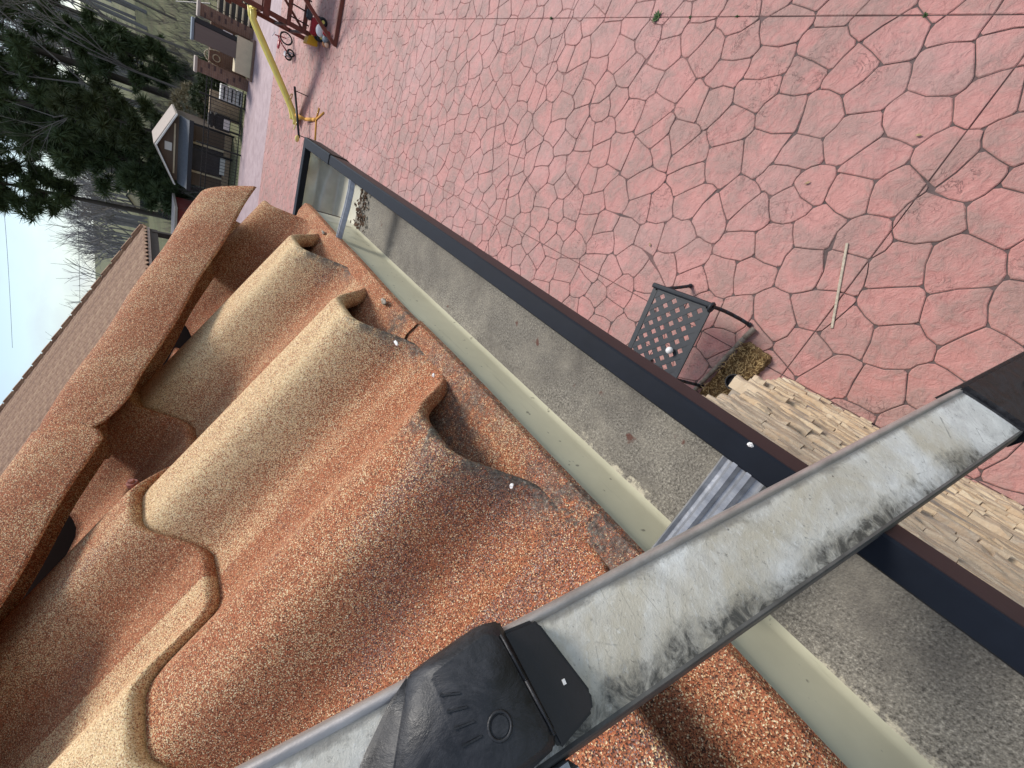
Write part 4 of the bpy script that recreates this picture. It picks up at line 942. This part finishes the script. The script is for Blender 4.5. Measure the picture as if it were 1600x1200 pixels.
# ---- main house wing with tiled roof
wg = thing('tiled_wing', (-7, 14, -3.5), 'distant house wing with brown tiled roof and dark eave beam', 'building')
WX, WZ, WS, WY0, WY1 = -6.25, -.32, .486, 7.0, 20.4
nb_ = int((WY1-WY0)/.36); prow = []
me_c = None
mb = MB(); rows = []
for j, (dx, dz_) in enumerate(((-.40, .0), (-.2, .0), (-.01, 0), (0, -.01), (0, -.045))):
    rows.append([(dx, WY0+(WY1-WY0)*i/(nb_*6), -dx*(WS-.06)+dz_+.085*(.5+.5*math.cos(2*math.pi*i/6))**1.3) for i in range(nb_*6+1)])
mb.grid(rows); me_c = mb.mesh('tile_course', WING, (0, WY0, 0), True)
for c in range(25):
    o = inst('tile_course', me_c, wg, (WX-.36*c-BASE[wg.name][0], WY0-BASE[wg.name][1], WZ+.175*c+.05-BASE[wg.name][2]))
rk = MB(); rk.beam((WX-.0, WY1+.02, WZ+.07), (WX-9.2, WY1+.02, WZ+.07+9.2*WS), .16, .16).obj('rake_trim', WING, wg, bevel=.04)
for k in range(16): 
    a_ = k/16*9.2; MB().beam((WX-a_, WY1+.03, WZ+.10+a_*WS), (WX-a_-.56, WY1+.03, WZ+.13+(a_+.56)*WS), .19, .17).obj('rake_tile', WING, wg, bevel=.05)
DKB = simple('dark_brown_beam', (.045,.036,.030), .7, 0, .2, 8, .1)
MB().box((WX-.15, (WY0+WY1)/2, WZ-.16), (.12, WY1-WY0, .26)).obj('eave_beam', DKB, wg); MB().box((WX-.06, (WY0+WY1)/2, WZ-.03), (.03, WY1-WY0, .07)).obj('drip_flashing', CAPST, wg)
MB().grid([[(WX-.1, y, WZ-.02), (WX-9.2, y, WZ-.02+9.1*WS)] for y in (WY0, WY1)]).obj('roof_deck', DKB, wg)
for y in (WY1-.3, 15.5, 10.5): MB().box((WX-.15, y, -1.97), (.18, .18, 3.05)).obj('post', DKB, wg)
MB().box((WX-4.5, 13.4, -2.0), (7, 12.5, 3.0)).obj('wall', simple('red_brown_wall', (.16,.06,.045), .8), wg)
mb = MB(); mb.add([(WX-.6, WY1-.05, WZ-.03), (WX-9.2, WY1-.05, WZ-.03), (WX-9.2, WY1-.05, WZ+9*WS-.2)], [(0,1,2)]); mb.obj('gable_wall', DKB, wg)

# ---- fields: barn, small tractor, red shed
bn = thing('cream_barn', (-18.3, 70, -2.0), 'cream barn with dark open bays in the far field', 'barn'); gz = -1.75
MB().box((-18.3, 72, gz+.75), (3.3, 3, 1.5)).obj('wall', CREAMW, bn); mb = MB(); mb.add([(-20.0, 70.45, gz+1.5), (-16.6, 70.45, gz+1.5), (-18.3, 70.45, gz+2.5), (-20.0, 74, gz+1.5), (-16.6, 74, gz+1.5), (-18.3, 74, gz+2.5)], [(0,1,2),(3,5,4),(0,2,5,3),(1,4,5,2)]); mb.obj('gable', CREAMW, bn)
for sg in (-1, 1): MB().beam((-18.3+sg*1.9, 70.3, gz+1.38), (-18.3, 70.3, gz+2.6), .15, .12, (0, 1, 0)).obj('bargeboard', DKB, bn)
for x, z_, h_ in ((-17.5, 1.1, .7), (-18.5, .8, 1.3), (-19.3, 1.1, .7)): MB().box((x, 70.42, gz+z_-.1), (.75, .06, h_)).obj('bay', POT, bn)
MB().box((-15.6, 71, gz+.6), (1.6, 2.2, 1.3)).obj('lean_to', simple('tan_board', (.36,.27,.18), .8), bn)
tk = thing('red_tractor', (-11.9, 45, -2.9), 'small red garden tractor parked on the far grass', 'tractor'); tz = terrain_z(-11.9, 45)
MB().box((-11.9, 45, tz+.55), (1.0, .6, .45)).obj('hood', REDP, tk, bevel=.08); MB().box((-12.5, 45, tz+.75), (.5, .5, .5)).obj('seat', BLK, tk, bevel=.08)
for x, r in ((-12.5, .38), (-11.5, .26)):
    for y in (44.65, 45.35): MB().torus((x, y, tz+r), r*.7, r*.3, (0, 1, 0), 16, 8).obj('wheel', TYR, tk, smooth=True)
rd = thing('red_outbuilding', (-9.6, 33, -3.3), 'low red building edge behind the garden shed', 'building'); MB().box((-10.2, 34, -2.6), (3.2, 3, 1.5)).obj('wall', simple('barn_red', (.22,.03,.025), .7), rd); MB().box((-10.2, 34, -1.8), (3.5, 3.3, .12)).obj('roof', CAPST, rd)

# ---- trees
def tufts(centres, radii, n, wdt, up=.25, seed=1):
    rs_ = np.random.RandomState(seed); C = np.repeat(centres, n, 0); Rr = np.repeat(radii, n)
    d = rs_.normal(size=(len(C), 3)); d[:, 2] += up; d /= np.linalg.norm(d, axis=1)[:, None]
    s = np.cross(d, rs_.normal(size=d.shape)); s /= np.linalg.norm(s, axis=1)[:, None]
    ln = Rr*rs_.uniform(.55, 1.15, len(C)); a = C+d*(ln*.12)[:, None]; tip = C+d*ln[:, None]
    V = np.stack([a+s*wdt, a-s*wdt, tip], 1).reshape(-1, 3); return V, np.arange(len(V)).reshape(-1, 3)
def pine(x, y, h, crown0, rad, label, ntuft=230, lean=(0, 0), mat=NEEDLE, seed=0, trunk=.2, tr=.55, group='pine trees beyond the fence'):
    g0 = terrain_z(x, y); rs_ = random.Random(seed+91); t = thing('pine_tree', (x, y, g0), label, 'tree', group)
    P = lambda u: Vector((x+lean[0]*u*h, y+lean[1]*u*h, g0-.05+u*h))
    mb = MB()
    for i in range(8): mb.tube(P(i/8), P((i+1)/8), trunk*(1-.85*i/8), trunk*(1-.85*(i+1)/8), 8, False)
    tk_ = mb.obj('trunk', BARK, t, smooth=True); cs = []; rr_ = []; bmb = MB(); nbr = max(10, int(ntuft/9))
    for i in range(nbr):
        u = crown0+(1-crown0)*(i+.3*rs_.random())/nbr; a = i*2.4+rs_.uniform(-.5, .5); k = (u-crown0)/(1-crown0)
        ln = rad*(.35+1.15*math.sin(math.pi*min(1, .18+.82*k)))*rs_.uniform(.55, 1.1)*(.8 if k > .1 else .5)
        p = P(u); q = p+Vector((math.cos(a)*ln, math.sin(a)*ln, ln*rs_.uniform(-.05, .35)))
        mid = (p+q)/2+Vector((0, 0, -ln*.06)); bmb.tube(p, mid, .05, .035, 4, False); bmb.tube(mid, q, .035, .012, 4, False)
        for j in range(9):
            f = rs_.uniform(.38, 1.05); c = p.lerp(q, f)+Vector((rs_.gauss(0, .16), rs_.gauss(0, .16), rs_.gauss(.06, .12)))*ln*.55
            cs.append(c); rr_.append(tr*rs_.uniform(.6, 1.25))
    bmb.obj('branches', BARK, tk_)['kind'] = 'stuff'
    V, F = tufts(np.array([tuple(c) for c in cs]), np.array(rr_), 74, .036, .3, seed)
    o = bpy.data.objects.new('crown', np_mesh('crown', V, F, mat, (x, y, g0))); COL.objects.link(o); o.parent = t; return t
def bare(x, y, h, label, seed=0, mat=BAREW, trunk=.12, depth=4, group='bare trees beyond the fence', g0=None, build=None):
    g0 = terrain_z(x, y) if g0 is None else g0; rs_ = random.Random(seed+17); mb = build or MB()
    tm = MB() if build is None else mb
    def grow(p, d, ln, r, lev, m):
        q = p+d*ln; m.tube(p, q, r, r*.68, 5 if lev == depth else 3, False)
        if lev == 0: return
        for k in range(rs_.choice((2, 3, 3) if lev > 1 else (2, 3))):
            a = Vector((rs_.gauss(0, 1), rs_.gauss(0, 1), rs_.gauss(.25, .6))).normalized(); nd = (d*.9+a*.62).normalized()
            grow(p+d*ln*rs_.uniform(.45, 1), nd, ln*rs_.uniform(.55, .8), r*.58, lev-1, mb)
    d0 = Vector((rs_.uniform(-.05, .05), rs_.uniform(-.05, .05), 1)).normalized()
    p0 = Vector((x, y, g0-.1)); grow(p0, d0, h*.42, trunk, depth, tm)
    if build is None:
        t = thing('bare_tree', (x, y, g0), label, 'tree', group)
        o = tm.obj('trunk', mat, t); mb.obj('crown', mat, t); return t
pine(-12.7, 45, 12.8, .46, 2.3, 'lone pine with bare trunk standing against the sky', 330, (-.012, 0), NEEDLE, 5, .24, .7)
pine(-3.6, 44, 20, .18, 3.0, 'tall pine with dense dark crown behind the fence, middle of the group', 420, (-.03, 0), NEEDLE, 1, .26, .75)
pine(-6.6, 42, 17, .20, 2.9, 'tall dark pine right of the shed gable', 420, (-.02, 0), NEEDLE, 2, .24, .75)
pine(-8.6, 43, 8.2, .12, 2.1, 'shorter dense evergreen directly behind the shed roof', 400, (0, 0), NEEDLE, 3, .2, .7)
pine(-8.0, 47, 14, .15, 2.6, 'dark pine at the sky edge behind the shed', 400, (-.02, 0), NEEDLE, 4, .22, .75)
pine(-.9, 50, 19, .30, 2.4, 'slender pine above the brick pillars', 260, (-.03, 0), NEEDLE2, 6, .22, .7)
pine(-1.8, 40, 6.0, .06, 1.5, 'young green pine behind the pillars', 260, (0, 0), NEEDLE, 7, .12, .55)
pine(-5.2, 36, 6.5, .10, 1.5, 'young evergreen beside the shed roof', 240, (0, 0), NEEDLE2, 8, .12, .55)
pine(-8.6, 37, 3.6, .02, 1.1, 'low bushy evergreen left of the shed', 260, (0, 0), NEEDLE, 9, .1, .6)
k = 0
for (x, y, h, lb) in ((1.2, 46, 15, 'bare grey tree above the garden steps'), (-.2, 37, 11, 'bare tree behind the tall cabinet'), (-2.6, 39, 12, 'bare tree behind the left brick pillar'), (2.4, 40, 13, 'bare tree at the far right above the steps'),
        (-4.4, 39, 13, 'bare tree between the tall pines'), (-6.0, 50, 14, 'bare tree behind the shed gable pine'), (-.8, 44, 14, 'thin bare tree beside the slender pine'), (-14.8, 58, 9, 'spreading bare tree at the end of the tiled wing roof'), (-16.5, 60, 8.5, 'bare tree above the tiled wing roof')):
    k += 1; bare(x, y, h, lb, k*7, BAREW, .085, 5)
wd = MB(); rw = random.Random(77)
for i in range(90):
    a = rw.uniform(-.62, .10); yy = rw.uniform(84, 125); bare(math.tan(a)*yy, yy, rw.uniform(8.5, 12.5)*(1 if a < -.2 else 1.5), '', 1000+i, BAREW2, .15, 3, None, None, wd)
for i in range(60):
    yy = rw.uniform(58, 80); a = rw.uniform(-.20, .10); bare(math.tan(a)*yy, yy, rw.uniform(12, 17), '', 3000+i, BAREW2, .16, 4, None, None, wd)
for i in range(60):
    yy = rw.uniform(76, 90); a = rw.uniform(-.36, -.18); bare(math.tan(a)*yy, yy, rw.uniform(8, 10.5), '', 5000+i, BAREW2, .14, 4, None, None, wd)
o = wd.obj('distant_woods', BAREW2); o['kind'] = 'stuff'; o['label'] = 'grey leafless woods along the horizon'; o['category'] = 'woods'
# undergrowth band: brush below the trees
br_ = MB(); 
for i in range(420):
    x = RND.uniform(-13, 4); y = RND.uniform(31, 52); g0 = terrain_z(x, y); 
    for k in range(7):
        a = RND.uniform(0, 6.28); br_.tube((x, y, g0-.05), (x+math.cos(a)*.5, y+math.sin(a)*.5, g0+RND.uniform(.5, 1.5)), .012, .004, 3, False)
o = br_.obj('brushwood', BAREW); o['kind'] = 'stuff'; o['label'] = 'brown brushwood under the trees'; o['category'] = 'brush'
for i, (x, y, s, lb) in enumerate(((-2.0, 30, .9, 'round green shrub behind the iron fence'), (-.9, 31, .7, 'small green shrub behind the brick pillar'), (-2.9, 33, 1.2, 'straw-coloured rounded shrub right of the shed roof'))):
    t = thing('shrub', (x, y, terrain_z(x, y)), lb, 'shrub'); rs_ = np.random.RandomState(i+50); n = 130; d = rs_.normal(size=(n, 3)); d /= np.linalg.norm(d, axis=1)[:, None]; C = d*(rs_.uniform(.4, 1, n)**.4)[:, None]*np.array([s, s, s*.8])+np.array([x, y, terrain_z(x, y)+s*.8])
    V, F = tufts(C, np.full(n, .28), 34, .025, .3, i+60); m_ = NEEDLE2 if i < 2 else needle_mat('dry_straw_leaves', (.16,.12,.06), (.32,.26,.15))
    o = bpy.data.objects.new('foliage', np_mesh('foliage', V, F, m_, (x, y, terrain_z(x, y)))); COL.objects.link(o); o.parent = t; MB().tube((x, y, terrain_z(x, y)-.05), (x, y, terrain_z(x, y)+s), .06, .02, 6).obj('stem', BARK, t)
# power cables
for (a, b, lb) in (((-30, 52, 8.5), (12, 60, 10.2), 'thin power cable crossing the open sky'), ((-26, 42, 3.4), (14, 50, 5.2), 'lower power cable passing before the pines')):
    a = Vector(a); b = Vector(b); pts = [a.lerp(b, i/24)+Vector((0, 0, -.9*math.sin(math.pi*i/24))) for i in range(25)]; MB().path(pts, .012, 5).obj('power_cable', BLK, label=lb, category='cable')
